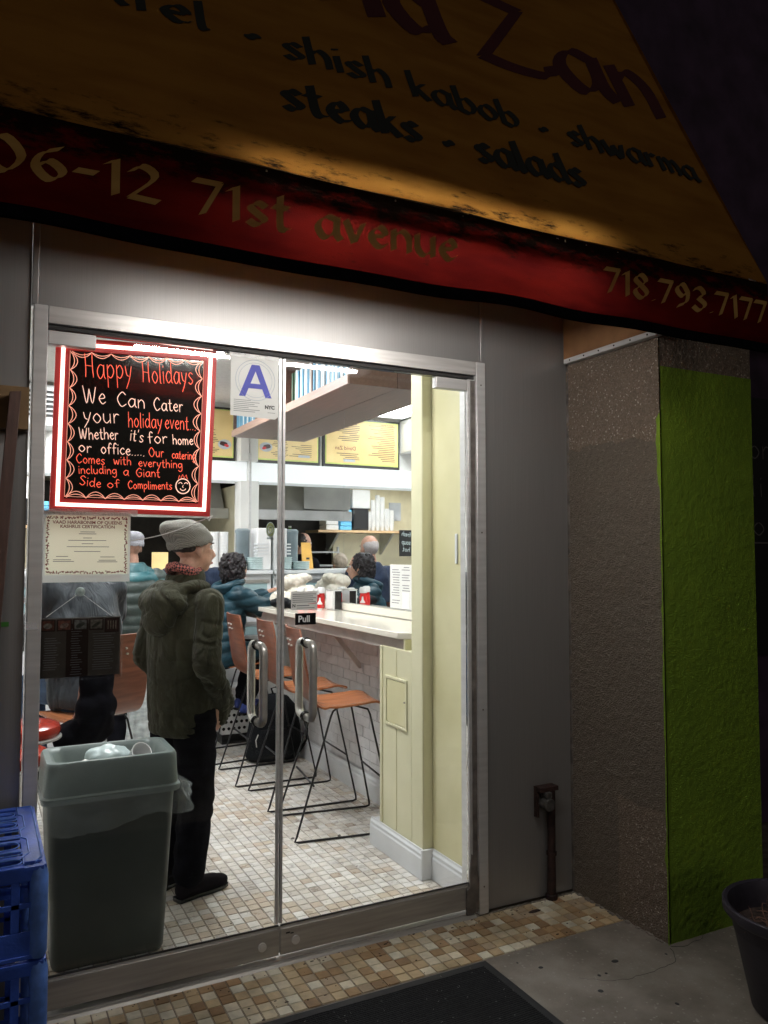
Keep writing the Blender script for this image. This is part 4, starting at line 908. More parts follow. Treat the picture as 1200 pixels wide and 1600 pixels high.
# kosher certificate
t = thing('certificate', 'kashrus certificate with dark red border taped inside the left door under the neon sign', 'certificate', (.35, 3.06, 1.51))
B = MB()
for q in ((.202, 1.500, .505, 1.5275), (.202, 1.7425, .505, 1.756), (.202, 1.528, .2138, 1.742), (.4972, 1.528, .505, 1.742)): B.box(q[0], 3.0545, q[1], q[2], 3.0555, q[3])
B.build('backing_sheet', 'paper_thin', t)
MB().box(.207, 3.0545, 1.742, .530, 3.0552, 1.766).build('top_tape', 'tape', t)
MB().box(.214, 3.0545, 1.528, .497, 3.0555, 1.742).build('sheet', 'cert_paper', t)
B = MB(); rr = random.Random(2)
def orn(x0, z0, x1, z1):
    n = int(max(x1 - x0, z1 - z0) / .0075)
    for k in range(n):
        for j in range(2):
            u = (k + rr.random()) / n; x = x0 + (x1 - x0) * (u if x1 - x0 > z1 - z0 else rr.random() * .8); z = z0 + (z1 - z0) * (u if z1 - z0 > x1 - x0 else rr.random() * .8)
            a = rr.uniform(0, 3.14); dx, dz = math.cos(a) * .0045, math.sin(a) * .0045
            B.add([(x - dx, 3.0538 - k * 1e-6, z - dz), (x + dz * .5, 3.0538 - k * 1e-6, z - dx * .5), (x + dx, 3.0538 - k * 1e-6, z + dz), (x - dz * .5, 3.0538 - k * 1e-6, z + dx * .5)], [(0, 1, 2, 3)])
for a in ((.219, 1.532, .493, 1.541), (.219, 1.729, .493, 1.739), (.217, 1.534, .226, 1.737), (.485, 1.534, .494, 1.737)): orn(*a)
B.build('border_ornament', 'red_ink', t)
text('VAAD HARABONIM OF QUEENS', .0165, 'red_ink', t, (.3555, 3.0542, 1.711), align='CENTER', name='heading', bold=.0003, sx=1.0)
text('KASHRUS CERTIFICATION', .0160, 'red_ink', t, (.3555, 3.0542, 1.696), align='CENTER', name='heading', bold=.0003)
B = MB()
for (x0, x1, z) in ((.33, .38, 1.681), (.325, .385, 1.674), (.34, .37, 1.659), (.29, .42, 1.650), (.335, .375, 1.638), (.285, .43, 1.627), (.31, .40, 1.610), (.25, .29, 1.592), (.24, .30, 1.580), (.24, .31, 1.574), (.40, .45, 1.590), (.395, .455, 1.578), (.39, .46, 1.572)): B.box(x0, 3.0539, z, x1, 3.0543, z + .0022)
B.build('print_lines', 'grey_ink', t)
B = MB(); write(B, 'kosher', (.31, 1.514), (.37, 1.516), .008, lambda u, v, h: (u, 3.0555 - h, v), .0012); write(B, 'meat only', (.40, 1.512), (.475, 1.515), .008, lambda u, v, h: (u, 3.0555 - h, v), .0012); B.build('handwriting', 'red_line', t)
# suction cup and hung menu
t = thing('hung_menu', 'clear acrylic menu holder with dark brown folded menu hanging from a suction cup', 'menu', (.335, 3.07, 1.47))
B = MB(); B.lathe([(.017, 0), (.013, .004), (.008, .006), (.007, .012), (.002, .014)], (0, 0, 0), 20); o = B.build('suction_cup', 'clear_plastic', t, local=True); o.rotation_euler = (R(90), 0, 0); o.location = (0, -.005, -.005)
B = MB(); B.tube([(.334, 3.066, 1.462), (.222, 3.070, 1.376)], .0011, 5); B.tube([(.336, 3.066, 1.462), (.446, 3.070, 1.374)], .0011, 5); B.build('hanging_cord', 'white_plastic', t)
MB().box(.193, 3.0665, 1.150, .484, 3.0685, 1.378).build('acrylic_sheet', 'acrylic', t)
MB().box(.198, 3.0690, 1.160, .478, 3.0700, 1.372).build('menu_backing', 'grey_card', t)
MB().box(.291, 3.0686, 1.160, .366, 3.0689, 1.350).build('menu_middle_fold', 'brown_card', t)
pics = [((.30, .10, .07), (.55, .5, .45)), ((.45, .18, .14), (.6, .45, .4)), ((.50, .53, .54), (.12, .14, .13)), ((.42, .40, .36), (.13, .14, .11)), ((.12, .05, .05), (.55, .48, .40))]
for k, (ca, cb_) in enumerate(pics):
    x0 = .204 + k * .0545; MB().box(x0, 3.0679, 1.325 - (k == 4) * .01, x0 + .050, 3.0685, 1.367).build('photo_frame', 'brown_card', t)
    o = MB().box(x0 + .005, 3.0673, 1.330 - (k == 4) * .01, x0 + .046, 3.0678, 1.363).build('photo', pbr('menu_photo_ground', ca, .5, 0, .4, 90), t)
    B = MB()
    if k == 4:
        for j in range(4): B.box(x0 + .010 + j * .009, 3.0669, 1.327, x0 + .014 + j * .009, 3.0672, 1.357)
    else: B.prism([(x0 + .025 + .015 * math.cos(a * .52), 1.345 + .010 * math.sin(a * .52 + .3 * k)) for a in range(12)], lambda u, v, d: (u, d, v), 3.0669, 3.0672)
    B.build('photo_dish', pbr('menu_photo_dish', cb_, .5, 0, .4, 160), t)
B = MB()
for (x0, x1, z0, n_) in ((.215, .275, 1.30, 14), (.305, .350, 1.33, 20), (.38, .46, 1.31, 16)):
    for k in range(n_): B.box(x0 + rs.uniform(0, .006), 3.0680, z0 - k * .0085, x1 - rs.uniform(0, .02), 3.0684, z0 - k * .0085 + .0016)
B.build('print_lines', 'pale_ink', t)
# round seal on the door edge
t = thing('glass_seal_sticker', 'oval green and silver seal sticker on the glass beside the door edge', 'sticker', (1.052, 3.052, 1.64))
B = MB(); B.prism([(1.051 + .018 * math.cos(a * .2618), 1.700 + .030 * math.sin(a * .2618)) for a in range(24)], lambda u, v, d: (u, d, v), 3.0535, 3.0542); B.build('sticker', 'seal_print', t)
B = MB(); B.tube([(1.051 + .0175 * math.cos(a * .2618), 3.0532, 1.700 + .0295 * math.sin(a * .2618)) for a in range(24)], .0012, 4, closed=True); B.tube([(1.051 + .010 * math.cos(a * .2618), 3.0532, 1.700 + .014 * math.sin(a * .2618)) for a in range(24)], .0012, 4, closed=True)
B.box(1.036, 3.0528, 1.662, 1.066, 3.0534, 1.669); B.build('print_ring', 'clear_plastic', t)
# lit writing board -----------------------------------------------------------
TL, TR, BR_, BL = (.237, 2.396), (.833, 2.421), (.811, 1.750), (.227, 1.758)
def SQ(u, v):
    a = Vector(BL).lerp(Vector(BR_), u); b = Vector(TL).lerp(Vector(TR), u); return a.lerp(b, v)
nb = thing('neon_writing_board', 'black writing board with glowing red and white frame and holiday catering message', 'neon sign', (.52, 3.10, 1.75))
def ring(o0, o1, y0, y1, name, mat, **k):
    B = MB(); W, H = .59, .655
    q = lambda m: [SQ(m / W, m / H), SQ(1 - m / W, m / H), SQ(1 - m / W, 1 - m / H), SQ(m / W, 1 - m / H)]
    a, b = q(o0), q(o1); vs = [(p.x, y0, p.y) for p in a] + [(p.x, y0, p.y) for p in b] + [(p.x, y1, p.y) for p in a] + [(p.x, y1, p.y) for p in b]
    fs = []
    for i in range(4):
        j = (i + 1) % 4; fs += [(i, j, 4 + j, 4 + i), (8 + i, 12 + i, 12 + j, 8 + j), (i, 8 + i, 8 + j, j), (4 + i, 4 + j, 12 + j, 12 + i)]
    B.add(vs, fs); return B.build(name, mat, nb, **k)
ring(0, .0475, 3.083, 3.105, 'frame', 'neon_red')
ring(.0185, .0315, 3.0775, 3.0827, 'led_tube', 'neon')
B = MB(); c4 = [SQ(.06, .055), SQ(.94, .055), SQ(.94, .945), SQ(.06, .945)]
B.add([(p.x, 3.092, p.y) for p in c4] + [(p.x, 3.100, p.y) for p in c4], [(0, 1, 2, 3), (7, 6, 5, 4), (0, 4, 5, 1), (1, 5, 6, 2), (2, 6, 7, 3), (3, 7, 4, 0)]); B.build('board', 'sign_black', nb)
plc = lambda u, v, h: (u, 3.0910 - h, v)
lines = [('Happy', .3385, 2.2568, .5135, 2.2654, 1, 1.0, .052), ('Holidays', .5461, 2.2606, .7453, 2.2700, 1, 1.0, .046), ('We', .3347, 2.1606, .4192, 2.1650, 0, 1, .038), ('Can', .4538, 2.1585, .5624, 2.1600, 0, 1, .032), ('Cater', .5895, 2.1545, .7058, 2.1580, 0, 1, .029),
 ('your', .3360, 2.0900, .4693, 2.0944, 0, 1, .034), ('holiday', .4957, 2.0840, .6255, 2.0854, 1, 1, .034), ('event...', .6328, 2.0880, .7569, 2.0872, 1, 1, .034),
 ('Whether', .3232, 2.0258, .4645, 2.0321, 0, 1, .025), ("it's", .5023, 2.0333, .5555, 2.0269, 0, 1, .026), ('for', .5704, 2.0267, .6488, 2.0316, 0, 1, .026), ('home', .6642, 2.0276, .7462, 2.0315, 0, 1, .022),
 ('or', .3213, 1.9783, .3714, 1.9782, 0, 1, .023), ('office.....', .3996, 1.9768, .5622, 1.9757, 0, 1, .024), ('Our', .5741, 1.9745, .6343, 1.9766, 1, 1, .021), ('catering', .6618, 1.9732, .7551, 1.9719, 1, 1, .019),
 ('Comes', .3138, 1.9365, .4174, 1.9358, 1, 1, .020), ('with', .4459, 1.9373, .5126, 1.9376, 1, 1, .019), ('everything', .5361, 1.9357, .7055, 1.9360, 1, 1, .019), ('including', .3228, 1.8985, .4608, 1.9018, 1, 1, .018),
 ('a', .4811, 1.8997, .5044, 1.8977, 1, 1, .019), ('Giant', .5279, 1.8957, .6202, 1.8966, 1, 1, .019), ('Side', .3263, 1.8573, .4047, 1.8485, 1, 1, .020), ('of', .4245, 1.8492, .4732, 1.8510, 1, 1, .018), ('Compliments', .4993, 1.8490, .6665, 1.8508, 1, 1, .018)]
for (s, x0, z0, x1, z1, c, _, xh) in lines:
    B = MB(); write(B, s, (x0, z0), (x1, z1), xh, plc, .0026 if c else .0032, jit=.06, slant=-.04); B.build('writing', 'marker_red' if c else 'marker_pink', nb)
B = MB(); ribbon(B, [(.706 + .0275 * math.cos(a * .2618), 1.866 + .029 * math.sin(a * .2618)) for a in range(25)], .004, plc)
ribbon(B, arc((.696, 1.873), .007, 160, 20, 6), .003, plc, .0001); ribbon(B, arc((.718, 1.873), .007, 160, 20, 6), .003, plc, .0001); ribbon(B, arc((.706, 1.860), .011, 200, 340, 8), .003, plc, .0001); ribbon(B, [(.707, 1.870), (.704, 1.862), (.708, 1.861)], .0026, plc, .0001)
B.build('smiley_face', 'marker_pink', nb)
B = MB(); ribbon(B, [(.688, 1.893), (.692, 1.908), (.698, 1.898), (.704, 1.912), (.710, 1.899), (.718, 1.911), (.722, 1.895)], .003, plc); B.build('smiley_crown', 'marker_red', nb)
# face in the first a
B = MB()
def scal(u0, v0, u1, v1, n_, inn):
    for k in range(n_):
        a = SQ(u0 + (u1 - u0) * k / n_, v0 + (v1 - v0) * k / n_); b = SQ(u0 + (u1 - u0) * (k + 1) / n_, v0 + (v1 - v0) * (k + 1) / n_)
        d = (b - a); nn_ = Vector((-d.y, d.x)).normalized() * inn; h = rs.uniform(.85, 1.15)
        for s_, j in ((1.0, 0), (.55, 1)):
            ribbon(B, [a.lerp(b, t_) + nn_ * s_ * h * math.sin(math.pi * t_) ** .8 for t_ in [i / 8 for i in range(9)]], .0026, plc, .0001 * (k * 2 + j + 1))
e0 = .094; e1 = .906
scal(e0, .925, e1, .925, 7, -.021); scal(e0, .080, e1, .080, 7, .021)
scal(.088, .92, .088, .085, 8, .026); scal(.912, .92, .912, .085, 8, -.026)
for (a, b) in (((.083, .085), (.917, .085)), ((.917, .085), (.917, .930)), ((.917, .930), (.083, .930)), ((.083, .930), (.083, .085))): ribbon(B, [SQ(*a), SQ(*b)], .0022, plc, .0036)
B.build('scalloped_border', 'marker_line', nb)
B = MB(); pts = [(.30 + .53 * t_, 3.115, 1.655 + .10 * t_ ** 2 - .02 * math.sin(math.pi * t_)) for t_ in [i / 16 for i in range(17)]]
B.tube(pts, .0022, 6); B.tube([(.80, 3.108, 1.752), (.815, 3.112, 1.735), (.83, 3.115, 1.755)], .0022, 6)
B.build('power_cord', 'white_plastic', label='thin pale cord sagging from the neon sign behind the glass', cat='cord')

# ================================================================== AWNING
A = R(64.38); ZF = 2.6445; YF = 2.0
aw = thing('awning', 'faded yellow canvas awning with red valance and shop lettering', 'awning', (1.1, 2.0, 2.64))
def sag(x, t): return -.010 * math.sin(math.pi * min(1, t / 2.36)) * (1 + .5 * math.sin(x * 4.7)) - .003 * math.sin(x * 9 + t * 3) * math.exp(-t * 1.2)
def SL(x, t, h=0.):
    hh = h + sag(x, t); return (x, YF + t * math.cos(A) - hh * math.sin(A), ZF + t * math.sin(A) + hh * math.cos(A))
def VW(x, z): # valance ripple
    k = (ZF - z) / .262; return YF - .008 * math.sin(x * 5.2 + .6) * k - .006 * math.sin(x * 13 + 1) * k * k
def VL(x, z, h=0.):
    b = .003 * math.sin(x * 3.1 + 2) + .003 * math.sin(x * 9.7); k = max(0, (ZF - z) / .262); return (x, VW(x, z) - h, z + b * k)
X0, X1 = -1.1, 2.695
def grid(fx, nx, ny, u0, u1, v0, v1, skip=()):
    vs = [fx(u0 + (u1 - u0) * i / nx, v0 + (v1 - v0) * j / ny) for j in range(ny + 1) for i in range(nx + 1)]
    return vs, [(j * (nx + 1) + i, j * (nx + 1) + i + 1, (j + 1) * (nx + 1) + i + 1, (j + 1) * (nx + 1) + i) for j in range(ny) for i in range(nx) if (i, j) not in skip]
B = MB(); B.add(*grid(lambda x, t: SL(x, t), 140, 60, X0, X1, .004, 2.36)); B.build('canvas_slope', 'aw_yellow', aw, smooth=True, keepnormals=True)
nx, ny = 760, 44; skip = set()
for hx_, n_, dep in ((.668, 1, 1), (1.065, 1, 1), (1.30, 1, 1), (1.665, 2, 1), (1.70, 1, 2), (1.93, 1, 1), (1.79, 1, 1)):
    i0 = int((hx_ - X0) / (X1 - X0) * nx)
    for i in range(n_):
        for j in range(dep): skip.add((i0 + i, ny - 2 - j))
B = MB(); B.add(*grid(lambda x, z: VL(x, z), nx, ny, X0, X1, 2.410, ZF, skip)); B.build('valance', 'aw_red', aw, smooth=True, keepnormals=True)
B = MB(); vs, fs = grid(lambda x, z: (VL(x, z)[0], VL(x, z)[1] + .002, VL(x, z)[2]), 140, 3, X0, X1, 2.378, 2.414); B.add(vs, fs); v2 = [(a, b + .012, c) for a, b, c in vs]; B.add(v2, fs)
B.build('hem', 'black_cloth', aw, smooth=True, keepnormals=True)
B = MB(); B.add([SL(X1, .004), (X1, 3.018, ZF + 2.36 * math.sin(A)), (X1, 3.018, ZF)], [(0, 1, 2)]); B.build('end_flap', 'aw_yellow', aw, keepnormals=True)
B = MB(); B.tube([(X0, 2.014, 2.632), (X1 - .01, 2.014, 2.632)], .010, 8)
for x in (-.9, .15, 1.62, 2.66): B.tube([(x, 2.02, 2.63), (x, 3.01, 2.63 + 2.06)], .010, 8); B.tube([(x, 2.02, 2.632), (x, 3.01, 2.90)], .010, 8)
B.build('frame_tubing', 'alu', aw)
sl_ = lambda u, v, h: SL(u, v, .0012 + h)
B = MB(); write(B, 'steaks \u2022 salads', (.765, .290), (1.925, .296), .092, sl_, .007, nib=(.031, R(32)))
write(B, 'shish kabob \u2022 shwarma', (.805, .545), (2.630, .545), .082, sl_, .006, nib=(.027, R(32)))
write(B, 'falafel \u2022', (-.03, .563), (.77, .563), .082, sl_, .006, nib=(.027, R(32))); B.build('menu_lettering', 'aw_text', aw, kind='stuff')
B = MB(); write(B, 'David', (.30, .96), (1.56, .96), .27, sl_, .016, nib=(.085, R(35))); write(B, 'Zan', (1.64, .94), (2.66, .94), .27, sl_, .016, nib=(.085, R(35))); B.build('name_lettering', 'aw_logo', aw)
vl_ = lambda u, v, h: VL(u, v, .0012 + h)
fin = lambda: B.build('address_lettering', 'aw_gold', aw, kind='stuff')
B = MB(); write(B, '106-12', (-.075, 2.486), (.400, 2.486), .058, vl_, .0045, nib=(.0195, R(35))); write(B, '71st', (.470, 2.484), (.750, 2.484), .060, vl_, .0045, nib=(.0195, R(35)))
write(B, 'avenue', (.815, 2.486), (1.285, 2.492), .060, vl_, .0045, nib=(.0195, R(35))); write(B, '718.793.7177', (1.865, 2.490), (2.690, 2.486), .056, vl_, .0045, nib=(.0195, R(35)))
fin()
# fluorescent batten hung inside the awning
fx = thing('awning_lamp', 'long fluorescent batten fixed inside the awning just behind its red valance', 'lamp', (1.6, 2.15, 2.64))
B = MB(); B.tube([(.66, 2.125, 2.620), (1.86, 2.125, 2.620)], .009, 12); B.build('tube', 'tube', fx)
MB().box(.63, 2.108, 2.6395, 1.89, 2.235, 2.644).build('reflector', 'white_gloss', fx); MB().box(.63, 2.228, 2.622, 1.89, 2.2325, 2.639).build('shield_lip', 'white_gloss', fx)
MB().box(.63, 2.0855, 2.598, 1.89, 2.0885, 2.626).build('shield_lip', 'white_gloss', fx)  # unseen front lip, added to keep tube light off the upper valance
for x in (.6255, 1.8905): MB().box(x, 2.085, 2.597, x + .0045, 2.235, 2.646).build('end_plate', 'white_gloss', fx)
for x in (.8, 1.7): MB().box(x, 2.16, 2.6445, x + .02, 2.18, 2.90).build('hanger', 'alu', fx)

# ================================================================== STREET SIDE
pl = thing('masonry_pillar', 'rough concrete pillar with one side bare grey and its front painted lime green', 'pillar', (2.86, 2.7, 0))
def rough(nu, nv, f, amp, seed):
    vs = []; fs = []
    for j in range(nv + 1):
        for i in range(nu + 1):
            p, n_ = f(i / nu, j / nv); p = Vector(p)
            d = amp * 1.5 * noise.noise(p * 48 + Vector((seed, 0, 0))) + amp * .4 * noise.noise(p * 24) + amp * 1.1 * noise.noise(p * 5)
            if i in (0, nu): d = amp * .8 * noise.noise(p * 5)
            vs.append(p + Vector(n_) * d)
    for j in range(nv):
        for i in range(nu): a = j * (nu + 1) + i; fs.append((a, a + 1, a + nu + 2, a + nu + 1))
    return vs, fs
B = MB(); B.box(2.578, 2.440, 0, 3.136, 3.05, 2.90); B.build('core', 'aggregate', pl)
B = MB(); B.add(*rough(84, 400, lambda u, v: ((2.567, 3.032 - u * .597 , v * 2.9), (-1, 0, 0)), .0028, 1)); B.build('bare_side', 'aggregate', pl, smooth=True, keepnormals=True)
B = MB(); B.add(*rough(84, 340, lambda u, v: ((2.573 + u * .57, 2.4315, v * 2.405), (0, -1, 0)), .0016, 5)); B.build('green_front', 'green_paint', pl, smooth=True, keepnormals=True)
B = MB(); B.add(*rough(84, 70, lambda u, v: ((2.573 + u * .57, 2.4335, 2.40 + v * .5), (0, -1, 0)), .0026, 5)); B.build('bare_top', 'aggregate', pl, smooth=True, keepnormals=True)
vs = []; n_ = 90      # paint lapping raggedly round the corner
for i in range(n_ + 1):
    z = 2.20 * i / n_; w = .005 + .016 * max(0, noise.noise(Vector((0, 3, z * 7)))) + .010 * max(0, noise.noise(Vector((5, 3, z * 31)))) + (.012 if 1.9 < z < 2.2 else 0); vs += [(2.5615, 2.4270, z), (2.5605, 2.4270 + w, z)]
B = MB(); B.add(vs, [(2 * i, 2 * i + 1, 2 * i + 3, 2 * i + 2) for i in range(n_)]); B.build('paint_lap', 'green_paint', pl, keepnormals=True)
MB().box(3.1365, 2.436, 0, 3.143, 3.05, 2.9).build('far_side', 'green_paint', pl)
MB().box(2.545, 2.42, 2.556, 2.5675, 3.02, 2.95).build('plywood_facing', 'plywood', pl)
B = MB(); B.box(2.532, 2.405, 2.530, 2.5675, 3.005, 2.554); st = B.build('metal_strip', 'alu', pl, bevel=.002)
for k in range(6): MB().tube([(2.532, 2.46 + k * .1, 2.542), (2.5300, 2.46 + k * .1, 2.542)], .004, 8).build('screw', 'black_gap', st)
# broken mortar along the foot of the pillar
B = MB()
for k in range(60):
    y = rs.uniform(2.46, 3.0); s_ = rs.uniform(.003, .010); B.lathe([(s_, 0), (s_ * .8, s_ * .7), (s_ * .2, s_ * .9)], (2.561 + rs.uniform(-.008, .006), y, -.001), 5, sy=rs.uniform(1, 2.2))
for k in range(36):
    x = rs.uniform(2.08, 2.56); s_ = rs.uniform(.002, .006); B.lathe([(s_, 0), (s_ * .8, s_ * .6), (s_ * .2, s_ * .8)], (x, 3.016 + rs.uniform(-.008, .004), -.001), 5, sx=rs.uniform(1, 3))
B.build('mortar_crumbs', 'concrete', label='line of broken mortar crumbs along the foot of the pillar and steel panel', cat='rubble', kind='stuff')
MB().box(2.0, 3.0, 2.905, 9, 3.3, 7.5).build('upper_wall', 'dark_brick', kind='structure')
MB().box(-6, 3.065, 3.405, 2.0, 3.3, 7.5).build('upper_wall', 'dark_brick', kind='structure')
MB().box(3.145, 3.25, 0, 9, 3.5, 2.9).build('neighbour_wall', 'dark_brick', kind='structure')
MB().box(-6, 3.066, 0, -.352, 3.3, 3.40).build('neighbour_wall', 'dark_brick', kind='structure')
cbd = thing('chalk_menu_board', 'dark neighbouring shop board with faint chalk handwriting beyond the green pillar', 'chalkboard', (4.3, 3.2, 1.2))
MB().box(3.50, 3.20, 1.0, 4.9, 3.245, 2.55).build('board', 'chalkboard', cbd)
B = MB(); MB().box(3.6, 3.1965, 1.665, 4.8, 3.1995, 1.675).build('chalk_rule', 'chalk', cbd)
for i, s in enumerate(('for', 'Hi', 'to')):
    write(B, s + ' go' if i else 'for all', (4.02, 2.18 - i * .23), (4.60, 2.18 - i * .23), .075, lambda u, v, h: (u, 3.1990 - h, v), .008, jit=.05)
B.build('chalk_writing', 'chalk', cbd)
# valve pipe
pp = thing('standpipe', 'short rusty standpipe with a worn cap standing against the steel panel', 'pipe', (2.42, 2.99, 0))
B = MB(); B.tube([(2.418, 3.0, -.005), (2.420, 3.0, .20), (2.422, 3.0, .50)], [.022, .019, .019], 12); B.build('pipe', 'pipe', pp, smooth='auto')
B = MB(); B.lathe([(.028, 0), (.028, .02), (.02, .025)], (2.418, 3.0, 0), 12); B.lathe([(.024, 0), (.024, .015)], (2.42, 3.0, .20), 12); B.build('flange', 'pipe', pp)
MB().box(2.340, 2.975, .50, 2.445, 3.025, .520).build('bracket', 'pipe', pp); MB().box(2.340, 3.0, .38, 2.352, 3.025, .50).build('bracket', 'pipe', pp)
B = MB(); B.tube([(2.378, 2.95, .445), (2.378, 3.025, .445)], .030, 10); B.build('cap', 'cap', pp, bevel=.004)
MB().box(2.362, 2.958, .475, 2.395, 3.0, .499).build('cap_nut', 'cap', pp, bevel=.003)
# door mat
mt = thing('door_mat', 'large black ribbed entrance mat lying before the doors', 'door mat', (1.0, 2.0, 0))
MB().box(.05, 1.30, .001, 1.815, 2.662, .008).build('mat_base', 'mat_edge', mt, bevel=.003)
B = MB(); rm = random.Random(4); y = 1.34
while y < 2.63:
    n_ = 30; pts = [(.09 + 1.69 * i / n_, y + .0008 * math.sin(i * 1.1), .0086 + rm.uniform(-.0006, .0006)) for i in range(n_ + 1)]
    B.tube(pts, .0034, 5); y += .0105
rb_ = B.build('carpet_ribs', 'mat', mt, kind='stuff')
B = MB()
for k in range(260):
    x, y, a, l = rm.uniform(.1, 1.78), rm.uniform(1.9, 2.64), rm.uniform(0, 3.14), rm.uniform(.002, .008)
    B.tube([(x, y, .0128), (x + l * math.cos(a), y + l * math.sin(a), .0135)], .0004, 3)
B.build('lint', 'paper', label='scattered pale lint on the black door mat', cat='lint', kind='stuff')
B = MB(); rg_ = random.Random(31)
def crack(p, a, n_, st):
    pts = [Vector((p[0], p[1], .0004))]
    for k in range(n_): a += rg_.uniform(-.5, .5); pts.append(pts[-1] + Vector((math.cos(a) * st, math.sin(a) * st, 0)))
    B.tube(pts, [.0012 * (1 - .7 * k / n_) for k in range(n_ + 1)], 4)
crack((2.545, 2.41), -1.35, 26, .022); crack((2.56, 2.42), -.6, 14, .026)
B.build('pavement_cracks', 'black_gap', label='thin dark cracks running across the concrete from the pillar corner', cat='cracks', kind='stuff')
B = MB()
for k in range(12):
    x, y, r_ = rg_.uniform(1.86, 2.5), rg_.uniform(1.5, 2.62), rg_.uniform(.004, .012)
    B.lathe([(r_, 0), (r_ * .8, .0012), (r_ * .1, .0016)], (x, y, 0), 9, sx=rg_.uniform(.7, 1.4))
B.build('gum_spots', 'mat_edge', label='dark flattened gum spots on the concrete beside the mat', cat='gum', kind='stuff')
B = MB()
for k in range(150):
    x, y, r_ = rg_.uniform(.3, 2.54), 2.69 + rg_.random() ** 2 * .3, rg_.uniform(.0012, .004)
    if rg_.random() < .5: y = 2.995 - rg_.random() ** 2 * .05
    B.lathe([(r_, 0), (r_ * .7, r_ * .5), (r_ * .1, r_ * .6)], (x, y, .0), 5, sx=rg_.uniform(.6, 2.4))
for k in range(60):
    x, y, r_ = rg_.uniform(.8, 1.95), rg_.uniform(3.15, 5.2), rg_.uniform(.001, .0035)
    B.lathe([(r_, 0), (r_ * .7, r_ * .5), (r_ * .1, r_ * .6)], (x, y, .0), 5, sx=rg_.uniform(.6, 2.4))
B.build('floor_grit', 'soil', label='dark grit and crumbs scattered over the threshold and shop floor tiles', cat='grit', kind='stuff')
# plant pot
pt = thing('plant_pot', 'large dark plastic plant pot with dry twigs beside the green pillar', 'plant pot', (2.60, 1.87, 0))
B = MB(); B.lathe([(.150, 0), (.160, .01), (.222, .315), (.240, .322), (.250, .335), (.250, .360), (.244, .364), (.232, .360), (.224, .34), (.215, .27)], (2.60, 1.87, 0), 40); B.build('pot', 'pot', pt, smooth='auto')
B = MB(); vs, fs = [], []
B.lathe([(.215, .0), (.14, .012), (.07, .020), (.01, .022)], (2.60, 1.87, .272), 30); B.build('soil', 'soil', pt)
B = MB(); rt = random.Random(9)
for k in range(120):
    a, r_ = rt.uniform(0, 6.28), rt.uniform(0, .17); x, y = 2.60 + r_ * math.cos(a), 1.87 + r_ * math.sin(a); p = Vector((x, y, .285)); pts = [p.copy()]
    d = Vector((rt.uniform(-1, 1), rt.uniform(-1, 1), rt.uniform(.1, .9))).normalized()
    for s_ in range(4): p = p + d * rt.uniform(.012, .03); d = (d + Vector((rt.uniform(-.5, .5), rt.uniform(-.5, .5), rt.uniform(-.5, .2)))).normalized(); p.z = max(p.z, .288); pts.append(p.copy())
    B.tube(pts, [.0018, .0016, .0013, .001, .0007], 4)
B.build('dry_twigs', 'twig', pt, kind='stuff')
# things leaning at the left
MB().box(-.30, 2.970, 2.03, .146, 3.028, 2.178).build('cardboard_sheet', 'cardboard', label='torn brown cardboard piece behind the leaning plank at the left edge', cat='cardboard', bevel=.002)
B = MB(); B.add([(-.06, 2.86, 0), (-.005, 2.86, 0), (-.005, 2.89, 0), (-.06, 2.89, 0), (.083, 2.925, 2.150), (.119, 2.925, 2.155), (.119, 2.955, 2.155), (.083, 2.955, 2.150)], [(0, 3, 2, 1), (4, 5, 6, 7), (0, 1, 5, 4), (1, 2, 6, 5), (2, 3, 7, 6), (3, 0, 4, 7)])
B.build('leaning_plank', 'plank', label='long dark brown plank leaning upright at the left edge above the blue crates', cat='plank', bevel=.002)
